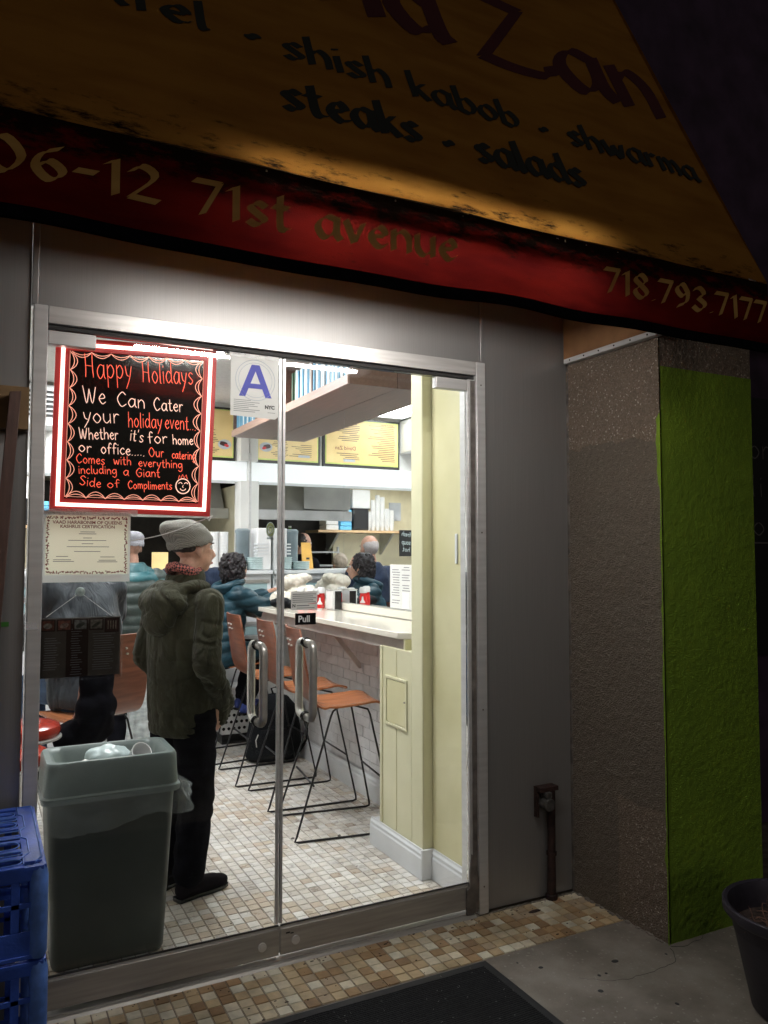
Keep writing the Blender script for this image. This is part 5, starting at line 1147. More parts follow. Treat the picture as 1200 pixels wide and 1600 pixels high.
# blue crates ---------------------------------------------------------------
def crate(z0, h, label, flip=False, dx=0., dy=0., top=False):
    x0, x1, y0, y1 = -.26 + dx, .185 + dx, 2.405 + dy, 2.965 + dy
    c = thing('bread_crate', label, 'crate', ((x0 + x1) / 2, (y0 + y1) / 2, z0), group=None)
    B = MB(); w = .006
    # lattice walls
    for (a, b, fixed, axis) in ((x0, x1, y0, 'x'), (x0, x1, y1 - w, 'x'), (y0, y1, x0, 'y'), (y0, y1, x1 - w, 'y')):
        def bar(u0, u1, za, zb, B=B, fixed=fixed, axis=axis, ex=0.):
            if axis == 'x': B.box(u0, fixed - ex, za, u1, fixed + w + ex, zb)
            else: B.box(fixed - ex, u0, za, fixed + w + ex, u1, zb)
        bar(a, b, z0, z0 + h * .30); bar(a, b, z0 + h * .84, z0 + h)
        n_ = 7
        for k in range(n_ + 1):
            u = a + (b - a - .022) * k / n_; bar(u, u + .022, z0 + h * .30, z0 + h * .84)
        bar(a, b, z0 + h * .55, z0 + h * .61)
        bar(a + .001, b - .001, z0 + h * .955, z0 + h * .999, ex=.006); bar(a + .001, b - .001, z0 + .001, z0 + .012, ex=.004)
    B.build('side_walls', 'crate', c, bevel=.0015)
    for (cx, cy_) in ((x0, y0), (x1, y0), (x0, y1), (x1, y1)):
        B = MB(); B.lathe([(.020, 0), (.024, .01), (.024, h - .03), (.018, h - .004)], (cx + (.012 if cx < 0 else -.012), cy_ + (.012 if cy_ < 2.7 else -.012), z0), 12); B.build('corner_post', 'crate_worn', c, smooth='auto')
    if top:
        zt = z0 + h; B = MB(); xa, xb, xc = x0 + .012, -.045 + dx, x1 - .052
        B.box(xc, y0 + .03, zt - .003, x1 - .004, y1 - .012, zt + .003); B.box(x0 + .004, y0 + .01, zt - .003, xa, y1 - .012, zt + .003)
        ys = [y0 + .006, y0 + .075, y0 + .135, y0 + .215, y0 + .265, y0 + .345, y0 + .395, y0 + .455, y0 + .505, y1 - .006]
        for k in range(0, len(ys), 1):
            B.box(x0 + .012, ys[k] - .013, zt - .003, xc + .002, ys[k] + .013, zt + .0025)
        for k in (0, 2, 4, 6, 8):
            if k + 1 < len(ys): B.box(xb - .008, ys[k], zt - .003, xb + .012, ys[k + 1], zt + .0025)
        B.build('slotted_base', 'crate', c, bevel=.001)
        B = MB()
        def stad(cx0, cx1, cyy, r_):
            pts = arc((cx1 - r_, cyy), r_, -90, 90, 6) + arc((cx0 + r_ * .4, cyy), r_ * .999, 100, 100, 1) + [(cx0, cyy + r_), (cx0, cyy - r_)]
            B.tube([(p[0], p[1], zt + .004) for p in pts], .0022, 5, closed=True)
        for (ya, r_) in ((y0 + .035, .022), (y0 + .175, .030), (y0 + .370, .030), (y0 + .480, .020)):
            stad(xb + .02, xc - .004, ya, r_); stad(x0 + .03, xb - .016, ya, r_)
        for yy_ in (y0 + .105, y0 + .430):
            stad(xb + .022, xb + .085, yy_, .013); stad(xb + .092, xc, yy_, .013); stad(x0 + .05, xb - .02, yy_, .013)
        for yy_ in (y0 + .240, y0 + .305): B.tube([(x0 + .01, yy_, zt + .004), (xc, yy_, zt + .004)], .0022, 5)
        B.tube([(xb + .03, y0 + .240, zt + .004), (xb + .03, y0 + .305, zt + .004)], .0022, 5)
        ed = [(x1 - .022, y0 + .02), (x1 - .004, y0 + .055), (x1 - .004, y1 - .01), (xc + .005, y1 - .008), (xc + .005, y1 - .09), (xc + .018, y1 - .11), (xc + .018, y0 + .33), (xc + .004, y0 + .31), (xc + .004, y0 + .24), (xc + .018, y0 + .22), (xc + .018, y0 + .10), (xc, y0 + .07), (xc, y0 + .01)]
        B.tube([(p[0], p[1], zt + .004) for p in ed], .0022, 5)
        B.build('base_ribs', 'crate_worn', c)
    return c
crate(.001, .245, 'lowest blue plastic bread crate at the foot of the stack', dx=.012, dy=-.01)
crate(.252, .245, 'middle blue plastic bread crate in the stack', dx=.004)
crate(.503, .247, 'topmost blue bread crate turned upside down showing its slotted base', top=True)
B = MB(); B.box(.190, 2.52, .0, .262, 2.72, .012); B.box(.190, 2.52, .013, .250, 2.72, .060); B.box(.250, 2.53, .013, .256, 2.71, .052)
B.build('crate_divider', 'crate', label='small blue plastic tray end sticking out at the foot of the crate stack', cat='crate part', bevel=.003)

# ================================================================== STOOLS
def shell_mesh():
    prof = smoothpts([(-.285, 1.175), (-.268, 1.06), (-.248, .93), (-.228, .82), (-.185, .745), (-.09, .722), (.06, .730), (.15, .738), (.205, .730), (.232, .712)], 4)
    N = len(prof); W = 12; vs = []; fs = []
    for s in (0, 1):
        for i, p in enumerate(prof):
            t = i / (N - 1); hw = .195 + .018 * math.sin(math.pi * min(1, t * 1.3)); 
            if i == 0: hw -= .02
            if i == 1: hw -= .006
            if i >= N - 2: hw -= .018 * (i - N + 3) / 1.2
            a = prof[max(0, i - 1)]; b = prof[min(N - 1, i + 1)]; d = Vector((b[0] - a[0], b[1] - a[1])).normalized(); nn_ = Vector((-d.y, d.x)) * (-.011 * s)
            for k in range(W + 1):
                v = -1 + 2 * k / W; curve = .028 * (1 - v * v) * max(0, 1 - t * 2.1)
                vs.append((p[0] + nn_.x - curve, v * hw, p[1] + nn_.y + .010 * v * v * (1 if t > .5 else 0)))
    M_ = (W + 1); S = N * M_
    for i in range(N - 1):
        for k in range(W):
            a = i * M_ + k; fs += [(a, a + 1, a + M_ + 1, a + M_), (S + a, S + a + M_, S + a + M_ + 1, S + a + 1)]
    for i in range(N - 1):
        for k in (0, W): a = i * M_ + k; fs.append((a, a + M_, S + a + M_, S + a))
    for k in range(W):
        for i in (0, N - 1): a = i * M_ + k; fs.append((a, S + a, S + a + 1, a + 1))
    mi = []
    B = MB(); half = (N - 1)
    B.add(vs, fs)
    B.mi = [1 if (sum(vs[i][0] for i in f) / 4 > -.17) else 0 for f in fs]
    return B
def make_stool(label):
    s = thing('bar_stool', label, 'bar stool', (0, 0, 0), group='orange brown plywood bar stools on black wire frames')
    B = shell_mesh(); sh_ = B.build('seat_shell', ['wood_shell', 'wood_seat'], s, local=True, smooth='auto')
    for y in (-.035, .035):
        for z in (1.07, 1.10):
            B = MB(); xx = -.270 - (z - 1.07) * .15 - .028 - .002; B.tube([(xx - .014, y + (.008 if z > 1.08 else -.002), z), (xx + .012, y + (.008 if z > 1.08 else -.002), z)], .0055, 8); B.build('rivet', 'chrome', s, local=True)
    for sy in (-1, 1):
        B = MB(); pts = [(-.02, sy * .09, .712), (-.095, sy * .185, .702), (-.11, sy * .195, .675), (-.315, sy * .238, .035), (-.325, sy * .240, .014), (-.305, sy * .240, .008), (.24, sy * .240, .008), (.262, sy * .240, .014), (.262, sy * .238, .035), (.125, sy * .195, .675), (.115, sy * .185, .702), (.05, sy * .09, .712)]
        B.tube(pts, .0062, 8); B.build('leg_frame', 'black_wire', s, local=True, smooth=True)
    B = MB(); B.tube([(.205, -.216, .30), (.205, .216, .30)], .0058, 8); B.build('footrest', 'black_wire', s, local=True, smooth=True)
    B = MB(); B.tube([(-.213, -.216, .30), (-.213, .216, .30)], .0058, 8); B.build('crossbar', 'black_wire', s, local=True, smooth=True)
    B = MB(); B.tube([(-.03, -.1, .711), (-.03, .1, .711)], .006, 6); B.tube([(.06, -.1, .711), (.06, .1, .711)], .006, 6); B.build('seat_bracket', 'black_wire', s, local=True)
    return s
st0 = make_stool('empty orange bar stool nearest the glass door, its seat beside the yellow knee wall')
st0.location = (1.955, 4.385, 0); st0.rotation_euler = (0, 0, R(-8))
for (x, y, rz, lab) in ((1.975, 4.985, -3, 'empty bar stool second from the door, behind the long steel door handle'), (1.945, 5.60, -2, 'empty bar stool third from the door with a black backpack behind it'), (1.90, 6.28, 6, 'bar stool the woman in the teal coat is sitting on'), (.55, 4.68, 118, 'bar stool with its orange back towards the door, under the person in the dark jacket')):
    s = copy_tree(st0); s.location = (x, y, 0); s.rotation_euler = (0, 0, R(rz)); s['label'] = lab
# round red stools at the left
def round_stool(x, y, z, label):
    r_ = thing('round_stool', label, 'round stool', (x, y, 0), group='round red vinyl stools at the left')
    B = MB(); B.lathe([(.15, 0), (.165, .008), (.172, .03), (.165, .052), (.14, .066), (.08, .072), (.01, .073)], (x, y, z - .073), 36); B.build('cushion', 'red_vinyl', r_, smooth='auto')
    B = MB(); B.lathe([(.168, 0), (.1755, .004), (.1755, .012), (.168, .016)], (x, y, z - .085), 36); B.build('chrome_band', 'chrome', r_, smooth='auto')
    B = MB(); B.lathe([(.16, 0), (.03, .06), (.028, z - .15), (.10, z - .09)], (x, y, .0), 24); B.build('pedestal', 'chrome', r_, smooth='auto')
round_stool(.215, 4.22, .795, 'round red vinyl stool behind the grey bin, the higher one')
round_stool(.135, 3.86, .755, 'round red vinyl stool, slightly lower, just behind the left end of the grey bin')
# ================================================================== WASTE BIN
bn = thing('waste_bin', 'tall grey green slim waste bin with pale rim behind the left glass door', 'waste bin', (.50, 3.45, 0))
def rr(cx, cy_, hx, hy, r_, z, n=5):
    pts = []
    for (sx, sy, a0) in ((1, 1, 0), (-1, 1, 90), (-1, -1, 180), (1, -1, 270)):
        for k in range(n + 1): a = R(a0 + 90 * k / n); pts.append((cx + sx * (hx - r_) + r_ * math.cos(a), cy_ + sy * (hy - r_) + r_ * math.sin(a), z))
    return pts
def loft(B, loops, cap0=True, cap1=True, mi=0):
    n = len(loops[0]); vs = [p for l in loops for p in l]; fs = []
    for i in range(len(loops) - 1):
        for k in range(n): fs.append((i * n + k, i * n + (k + 1) % n, (i + 1) * n + (k + 1) % n, (i + 1) * n + k))
    if cap0: fs.append(tuple(range(n)))
    if cap1: fs.append(tuple((len(loops) - 1) * n + k for k in range(n)))
    B.add(vs, fs, mi)
cx_, cy0 = .50, 3.455
B = MB(); loft(B, [rr(cx_, cy0, .205, .115, .03, .004), rr(cx_, cy0, .212, .120, .03, .02), rr(cx_, cy0, .242, .150, .035, .655), rr(cx_, cy0, .236, .144, .035, .655), rr(cx_, cy0, .205, .115, .03, .05)]); B.build('body', 'bin_grey', bn, smooth='auto')
B = MB(); loft(B, [rr(cx_, cy0, .262, .170, .045, .645), rr(cx_, cy0, .264, .172, .045, .668), rr(cx_, cy0, .256, .164, .045, .674), rr(cx_, cy0, .250, .158, .045, .785), rr(cx_, cy0, .244, .152, .045, .797), rr(cx_, cy0, .222, .132, .05, .797), rr(cx_, cy0, .208, .118, .05, .782), rr(cx_, cy0, .190, .100, .05, .700), rr(cx_, cy0, .186, .096, .05, .700), rr(cx_, cy0, .240, .150, .045, .660), rr(cx_, cy0, .255, .165, .045, .645)], False, False)
B.build('rim_lid', ['bin_lid'], bn, smooth='auto')
def rrs(p, m=9):   # subdivide the long straight sides so that the film can wave
    out = []
    for a, b in zip(p, p[1:] + p[:1]):
        L_ = math.dist(a, b); k = 20 if L_ > .3 else (11 if L_ > .1 else 1); out += [tuple(a[i] + (b[i] - a[i]) * t / k for i in range(3)) for t in range(k)]
    return out
B = MB(); loops = []; rl = random.Random(11)
for j, z in enumerate((.665, .64, .60, .565, .545)):
    lp = rrs(rr(cx_, cy0, .262 + .010 * j ** .5, .171 + .006 * j ** .5, .05, z, 9)); n_ = len(lp); out = []
    for k, p in enumerate(lp):
        a = k / n_ * 6.283; w = 1 if p[0] > .7 else 0
        fl = .044 * max(0, math.cos(a)) ** 4 * j / 2.2
        nz = noise.noise(Vector((p[0] * 14, p[1] * 14, j * .5))) + .6 * noise.noise(Vector((p[0] * 40, p[1] * 40, j * .8))); out.append((p[0] + nz * .012 * j * .5 + fl, p[1] + nz * .010 * j * .5 * (1 if p[1] > cy0 else -1), z + (.024 * noise.noise(Vector((p[0] * 5.3, p[1] * 5.3, 4.))) + .004 * noise.noise(Vector((p[0] * 26, p[1] * 26, 1.))) + .026 * max(0, math.cos(a)) ** 4) * j * .5))
    loops.append(out)
loft(B, loops, False, False); B.build('bin_liner', 'film', bn, smooth=True, keepnormals=True)
B = MB(); ell(B, (.50, 3.47, .765), (.095, .075, .050)); blob(B, 'crumpled_cup_lid', 'clear_plastic', None, .008, 3, noisy=.012, ns=16, label='crumpled clear plastic tub poking out of the bin opening', cat='rubbish')
B = MB(); ell(B, (.46, 3.44, .735), (.11, .07, .03)); blob(B, 'crumpled_foil', 'chrome', None, .008, 2, noisy=.016, ns=22, label='crumpled foil wrapper lying in the bin opening beside the plastic tub', cat='rubbish')
B = MB(); B.lathe([(.032, 0), (.042, .085), (.044, .088), (.040, .088), (.030, .005)], (0, 0, 0), 18); o = B.build('paper_cup', 'white_plastic', label='white paper cup lying tilted in the bin behind the plastic tub', cat='cup', smooth='auto'); o.location = (.60, 3.47, .735); o.rotation_euler = (R(50), R(25), 0)
# ================================================================== COUNTER ITEMS
nd = thing('napkin_dispenser', 'small black and white napkin dispenser standing on the cream counter', 'napkin dispenser', (2.33, 5.45, 1.191))
MB().box(2.335, 5.36, 1.191, 2.395, 5.50, 1.335).build('casing', 'white_plastic', nd, bevel=.004)
MB().box(2.345, 5.352, 1.197, 2.397, 5.3595, 1.331).build('face_plate', 'black_plastic', nd, bevel=.002)
MB().box(2.328, 5.365, 1.3355, 2.398, 5.50, 1.342).build('chrome_top', 'chrome', nd)
MB().box(2.3295, 5.37, 1.20, 2.3345, 5.49, 1.33).build('napkins', 'paper', nd)
def ketchup(x, y, lab, hh=.15):
    k = thing('ketchup_bottle', lab, 'sauce bottle', (x, y, 1.191), group='red sauce bottles on the counter')
    B = MB(); B.lathe([(.026, 0), (.029, .006), (.029, hh * .55), (.024, hh * .72), (.026, hh * .76)], (x, y, 1.191), 16); B.build('bottle', 'ketchup', k, smooth='auto')
    B = MB(); B.lathe([(.030, 0), (.030, .035), (.022, .045)], (x, y, 1.191 + hh * .765), 16); B.build('cap', 'white_plastic', k, smooth='auto')
ketchup(2.16, 5.56, 'red sauce bottle with white cap standing apart toward the room', .155); ketchup(2.215, 5.50, 'red sauce bottle with white cap, second from the room side'); ketchup(2.28, 5.58, 'red sauce bottle with white cap in the middle of the group', .14); ketchup(2.345, 5.62, 'red sauce bottle with white cap closest to the mirror', .15)
k = thing('sauce_bottle', 'small white squeeze bottle with red label beside the napkin dispenser', 'sauce bottle', (2.255, 5.43, 1.191)); B = MB(); B.lathe([(.018, 0), (.019, .05), (.008, .065), (.006, .09)], (2.255, 5.43, 1.191), 14); B.build('bottle', 'white_plastic', k); B = MB(); B.lathe([(.0195, 0), (.0195, .028)], (2.255, 5.43, 1.205), 14); B.build('label_band', 'ketchup', k)
B = MB()
SC = lambda c: (2.24 + (c[0] - 2.22) * .82, 5.93 + (c[1] - 5.93) * .9, 1.185 + (c[2] - 1.19) * .86)
for (c, r_) in (((2.14, 5.98, 1.27), (.14, .14, .08)), ((2.24, 5.85, 1.29), (.12, .13, .09)), ((2.28, 6.04, 1.34), (.12, .14, .11)), ((2.22, 5.94, 1.42), (.13, .12, .075)), ((2.10, 5.86, 1.25), (.07, .08, .055)), ((2.32, 5.82, 1.30), (.085, .11, .10)), ((2.31, 5.92, 1.45), (.09, .10, .055))): ell(B, SC(c), tuple(q * .80 for q in r_))
def folds(p, n):
    v = Vector(p); a = noise.noise(v * 7 + Vector((3, 1, 9))); return .014 * (abs(math.sin(p[0] * 34 + 11 * a + p[2] * 22 + p[1] * 16)) ** .5 - .6) + .005 * noise.noise(v * 30)
cc = blob(B, 'bundled_coat', 'cream_cloth', None, .010, 14, disp=folds, noisy=.012, ns=8, label='cream woollen coat bundled in a heap on the counter before the woman', cat='coat')
B = MB(); ell(B, (2.06, 5.74, 1.235), (.085, .07, .042)); ell(B, (2.16, 5.72, 1.225), (.08, .07, .032)); blob(B, 'handbag', 'bag_black', None, .009, 3, noisy=.012, ns=14, label='small dark handbag lying on the counter in front of the cream coat', cat='handbag')
# backpack
bp_ = thing('backpack', 'black backpack on the tiled floor between the stools', 'backpack', (2.10, 5.98, 0))
B = MB(); B.rings([((2.10, 5.98, .01), (.20, 0, 0), (0, .11, 0)), ((2.10, 5.98, .05), (.225, 0, 0), (0, .13, 0)), ((2.10, 5.98, .25), (.215, 0, 0), (0, .125, 0)), ((2.11, 5.99, .40), (.18, 0, 0), (0, .10, 0)), ((2.12, 6.0, .49), (.10, 0, 0), (0, .05, 0)), ((2.12, 6.0, .505), (.02, 0, 0), (0, .02, 0))], 24)
blob(B, 'bag_body', 'bag_black', None, .012, 3, noisy=.010, ns=9).parent = bp_; bp_.children[0].matrix_parent_inverse = Matrix.Translation(-Vector(bp_.location))
B = MB(); B.rings([((2.06, 5.85, .05), (.14, 0, 0), (0, .04, 0)), ((2.06, 5.84, .08), (.155, 0, 0), (0, .055, 0)), ((2.06, 5.845, .22), (.15, 0, 0), (0, .05, 0)), ((2.06, 5.86, .26), (.12, 0, 0), (0, .03, 0))], 18); B.build('front_pocket', 'bag_black', bp_, smooth='auto')
B = MB(); B.tube([(2.10, 6.0, .50), (2.08, 5.99, .55), (2.12, 5.99, .56), (2.15, 6.0, .50)], .008, 8); B.build('grab_loop', 'bag_black', bp_, smooth=True)
B = MB(); B.tube([(2.28, 5.93, .42), (2.345, 5.90, .30), (2.34, 5.88, .15), (2.28, 5.90, .06)], .012, 8); B.build('shoulder_strap', 'bag_black', bp_, smooth=True)
B = MB(); B.tube([(1.92, 5.82, .24), (1.90, 5.815, .20), (1.905, 5.81, .15)], .004, 6); B.build('zip_pull', 'chrome', bp_)
# hanging white bag, litter, vent
B = MB(); B.rings([((.94, 5.05, .98), (.012, 0, 0), (0, .012, 0)), ((.935, 5.05, .86), (.03, 0, 0), (0, .025, 0)), ((.93, 5.05, .70), (.06, 0, 0), (0, .05, 0)), ((.93, 5.05, .50), (.10, 0, 0), (0, .07, 0)), ((.93, 5.05, .38), (.11, 0, 0), (0, .075, 0)), ((.93, 5.05, .33), (.08, 0, 0), (0, .05, 0))], 26)
def bagf(p, n): return .010 * math.sin(math.atan2(p[1] - 5.05, p[0] - .93) * 9 + p[2] * 6)
blob(B, 'carrier_bag', 'bagfilm', None, .012, 2, disp=bagf, label='pale plastic carrier bag hanging from the stool between the two men', cat='carrier bag')
for (x, y, lab) in ((1.62, 4.28, 'small dark crumb of litter on the tiles under the nearest stool'), (1.87, 4.20, 'tiny brown crumb of litter on the tiles near the baseboard')):
    B = MB(); B.lathe([(.011, 0), (.010, .006), (.004, .009)], (x, y, 0), 6, sy=.6); B.build('litter', 'old_metal', label=lab, cat='litter')
B = MB(); B.lathe([(.022, 0), (.016, .004), (.004, .006)], (2.265, 2.93, 0), 7, sx=1.6, sy=.6); B.build('dead_leaf', 'soil', label='dark dead leaf on the threshold tiles by the steel panel', cat='leaf')

# ================================================================== PEOPLE
def head_prims(B, c, yaw, s=1.0, nose=True):
    Rm = Matrix.Rotation(yaw, 3, 'Z'); c = Vector(c)
    q = lambda x, y, z: c + Rm @ Vector((x * s, y * s, z * s)); e = lambda x, y, z, r_: ell(B, q(x, y, z), tuple(v * s for v in r_), Rm)
    e(-.012, 0, .035, (.098, .076, .092)); e(.028, 0, -.035, (.062, .058, .075)); e(.052, 0, -.088, (.030, .028, .024)); e(.015, 0, -.07, (.055, .050, .038))
    e(.072, 0, .030, (.022, .045, .014)); cap(B, q(.082, 0, .012), .011 * s, q(.108, 0, -.030), .013 * s, 8); e(.096, .010, -.036, (.012, .009, .008)); e(.096, -.010, -.036, (.012, .009, .008))
    e(.082, 0, -.060, (.014, .024, .007)); e(.078, 0, -.071, (.014, .021, .008)); e(.060, .034, -.012, (.020, .022, .020)); e(.060, -.034, -.012, (.020, .022, .020))
    for y in (-1, 1): e(-.005, y * .076, -.012, (.017, .009, .030))
def face_bits(root, c, yaw, s=1.0):
    Rm = Matrix.Rotation(yaw, 3, 'Z'); c = Vector(c)
    for y in (-1, 1):
        B = MB(); ell(B, c + Rm @ Vector((.073 * s, y * .031 * s, .010 * s)), (.0125 * s,) * 3, n=10); B.build('eye', 'eye', root, local=True, smooth=True)
        B = MB(); ell(B, c + Rm @ Vector((.083 * s, y * .031 * s, .010 * s)), (.0045 * s,) * 3, n=8); B.build('iris', 'hair_short', root, local=True, smooth=True)
        B = MB(); ell(B, c + Rm @ Vector((.082 * s, y * .032 * s, .031 * s)), (.008 * s, .020 * s, .004 * s), Rm, n=8); B.build('eyebrow', 'hair_short', root, local=True, smooth=True)
    B = MB(); ell(B, c + Rm @ Vector((.092 * s, 0, -.066 * s)), (.006 * s, .022 * s, .007 * s), Rm, n=10); B.build('lips', 'lip', root, local=True, smooth=True)
def hand(B, w, d, up, s=1.0, side=1, curl=.5):
    """palm and five separate curled fingers; w wrist, d direction of fingers, up back-of-hand normal"""
    w, d, up = Vector(w), Vector(d).normalized(), Vector(up).normalized(); lat = d.cross(up).normalized() * side
    for k in (-.024, -.008, .008, .022): cap(B, w + lat * k * .7 * s, .015 * s, w + d * .085 * s + lat * k * s, .0125 * s, 8)
    for k, ln in ((-.029, .9), (-.010, 1.05), (.010, 1.0), (.028, .78)):
        p = w + d * .085 * s + lat * k * s; dd = d.copy()
        for j, l in enumerate((.042, .027, .020)):
            dd = (dd - up * curl * (.35 + .25 * j)).normalized(); q = p + dd * l * ln * s; cap(B, p, (.0098 - .0008 * j) * s, q, (.0090 - .0008 * j) * s, 8); p = q
    p = w + d * .025 * s - lat * .024 * s; q = p + (d * .6 - lat * .8 - up * .2).normalized() * .042 * s; cap(B, p, .013 * s, q, .0105 * s, 8); cap(B, q, .0105 * s, q + (d * .95 - lat * .2 - up * .4).normalized() * .032 * s, .009 * s, 8)
def person(label, loc, rz, J, head_yaw=0., voxel=.010, hs=1.0, hands=True, curl=.5):
    """J: joints in local metres, facing +x: pelvis, chest, neck, head, sh/el/wr L,R, hip/kn/an/to L,R"""
    p = thing_mesh = None
    B = MB(); V = lambda k: Vector(J[k])
    head_prims(B, J['head'], head_yaw, hs)
    cap(B, V('head') + Vector((-.02, 0, -.07)), .054 * hs, V('neck'), .060 * hs)
    B.rings([(V('pelvis') + Vector((0, 0, -.10)), (.09, 0, 0), (0, .13, 0)), (V('pelvis'), (.115, 0, 0), (0, .160, 0)), (V('pelvis').lerp(V('chest'), .5), (.10, 0, 0), (0, .135, 0)), (V('chest'), (.115, 0, 0), (0, .165, 0)), (V('neck').lerp(V('chest'), .35), (.095, 0, 0), (0, .16, 0)), (V('neck'), (.055, 0, 0), (0, .06, 0))], 20)
    for s in 'LR':
        cap(B, V('chest').lerp(V('neck'), .6), .06, V('sh' + s), .052); cap(B, V('sh' + s), .050, V('el' + s), .040); cap(B, V('el' + s), .040, V('wr' + s), .027)
        cap(B, V('pelvis') + (V('hip' + s) - V('pelvis')) * .8, .09, V('hip' + s), .088); cap(B, V('hip' + s), .085, V('kn' + s), .056); cap(B, V('kn' + s), .055, V('an' + s), .036)
        cap(B, V('an' + s) + Vector((0, 0, -.02)), .034, V('to' + s), .028)
        if hands: hand(B, V('wr' + s), J['hd' + s] if 'hd' + s in J else (V('wr' + s) - V('el' + s)), J.get('up' + s, (0, 1 if s == 'L' else -1, 0.2)), 1.0, 1 if s == 'L' else -1, curl)
    o = blob(B, 'person', 'skin', None, voxel, 3); o.location = loc; o.rotation_euler = (0, 0, rz); tag(o, label, 'person')
    return o
def arms_coat(B, J, r0, r1, r2, cuff=.04):
    V = lambda k: Vector(J[k])
    for s in 'LR':
        w = V('wr' + s); e = V('el' + s); w2 = w + (w - e).normalized() * .01
        cap(B, V('chest').lerp(V('neck'), .5), r0, V('sh' + s), r0); cap(B, V('sh' + s), r0, e, r1); cap(B, e, r1, w2, r2)
def hat(root, c, yaw, mat, s=1.0, slouch=.03, name='beanie', tilt=.20, top=.125):
    Rm = Matrix.Rotation(yaw, 3, 'Z') @ Matrix.Rotation(tilt, 3, 'Y'); c = Vector(c)
    def rg(z, r_, ry, off=0.): return (c + Rm @ Vector((-.014 * s + off, 0, z * s)), Rm @ Vector((r_ * s, 0, 0)), Rm @ Vector((0, ry * s, 0)))
    B = MB(); B.rings([rg(-.008, .104, .085), rg(.004, .110, .090), rg(.046, .111, .091), rg(.054, .104, .085)], 32, cap=False)
    B.rings([rg(.02, .098, .080), rg(.055, .1055, .0875), rg(.085, .107, .089, -slouch * .35), rg(top - .035, .098, .083, -slouch * .8), rg(top - .010, .072, .064, -slouch * 1.2), rg(top, .035, .034, -slouch * 1.5)], 32)
    return blob(B, name, mat, root, .008, 3, noisy=.004, ns=14)
def shoe(root, an, to, mat, name='shoe'):
    an, to = Vector(an), Vector(to); d = (to - an); d.z = 0; d.normalize(); lat = Vector((-d.y, d.x, 0)); zb = to.z - .035
    B = MB()
    ell(B, Vector((an.x, an.y, zb + .045)) - d * .030, (.040, .038, .050), Matrix.Rotation(math.atan2(d.y, d.x), 3, 'Z')); cap(B, Vector((an.x, an.y, zb + .055)), .042, Vector((an.x, an.y, zb + .10)), .040)
    cap(B, Vector((an.x, an.y, zb + .050)), .044, Vector((to.x, to.y, zb + .034)) - d * .02, .040); ell(B, Vector((to.x, to.y, zb + .030)), (.062, .046, .032), Matrix.Rotation(math.atan2(d.y, d.x), 3, 'Z'))
    o = blob(B, name, mat, root, .008, 3)
    a = Vector((an.x, an.y, 0)) - d * .068; b_ = Vector((to.x, to.y, 0)) + d * .060; L_ = (b_ - a).length
    pts = [(.0, .020), (.02, .036), (.35, .036), (.62, .046), (.86, .043), (.97, .026), (1., 0)]; poly = [(u, v) for u, v in pts] + [(u, -v) for u, v in reversed(pts[:-1])]
    B = MB(); B.prism(poly, lambda u, v, z: tuple(a + d * (u * L_) + lat * v + Vector((0, 0, z))), zb - .005 + .001, zb + .014); B.build('sole', 'black_plastic', o, local=True, bevel=.003)
    return o
def trousers(root, J, mat, r=(.105, .082, .066), fold=.006, name='trousers', hem=.05):
    B = MB(); V = lambda k: Vector(J[k])
    B.rings([(V('pelvis') + Vector((0, 0, -.12)), (.10, 0, 0), (0, .14, 0)), (V('pelvis'), (.125, 0, 0), (0, .170, 0)), (V('pelvis') + Vector((0, 0, .08)), (.115, 0, 0), (0, .155, 0))], 20)
    for s in 'LR':
        a = V('an' + s); k = V('kn' + s); a2 = a + (k - a).normalized() * hem * .0 + Vector((0, 0, .0))
        cap(B, V('hip' + s) + Vector((0, 0, .02)), r[0], k, r[1]); cap(B, k, r[1], a2 + Vector((0, 0, .03)), r[2])
    def f(p, n): return fold * math.sin(p[2] * 55 + 6 * noise.noise(Vector(p) * 6)) * (.5 + noise.noise(Vector(p) * 4))
    return blob(B, name, mat, root, .012, 4, disp=f)

# ---- man in the olive parka (faces into the room and to the right)
JM = dict(pelvis=(0, 0, .88), chest=(-.01, 0, 1.24), neck=(.0, 0, 1.43), head=(.055, 0, 1.625), shL=(0, .185, 1.375), shR=(0, -.185, 1.375), elL=(-.05, .235, 1.10), elR=(-.05, -.230, 1.10), wrL=(.105, .165, .91), wrR=(.110, -.165, .90),
          hipL=(0, .085, .84), hipR=(0, -.085, .84), knL=(.015, .09, .46), knR=(.02, -.085, .46), anL=(-.02, .095, .09), anR=(-.02, -.085, .09), toL=(.115, .12, .040), toR=(.135, -.10, .040), hdL=(-.25, -.15, -1), hdR=(-.25, .15, -1), upL=(0, 1, 0), upR=(0, -1, 0))
man = person('person in an olive hooded parka and grey knit hat standing inside the left door', (.895, 3.86, 0), R(26), JM, head_yaw=R(-14), voxel=.008, curl=.5)
face_bits(man, JM['head'], R(-14))
B = MB(); Z3 = lambda x, z: Vector((x, 0, z))
B.rings([(Z3(.0, .745), (.132, 0, 0), (0, .165, 0)), (Z3(.0, .76), (.142, 0, 0), (0, .178, 0)), (Z3(-.005, .90), (.148, 0, 0), (0, .186, 0)), (Z3(-.015, 1.05), (.142, 0, 0), (0, .182, 0)), (Z3(-.02, 1.20), (.142, 0, 0), (0, .188, 0)), (Z3(-.018, 1.32), (.132, 0, 0), (0, .186, 0)), (Z3(-.01, 1.40), (.115, 0, 0), (0, .165, 0)), (Z3(.0, 1.455), (.085, 0, 0), (0, .100, 0))], 30)
arms_coat(B, JM, .070, .062, .052)
for sy in (-1, 1): ell(B, (.115, sy * .135, .87), (.055, .052, .095))
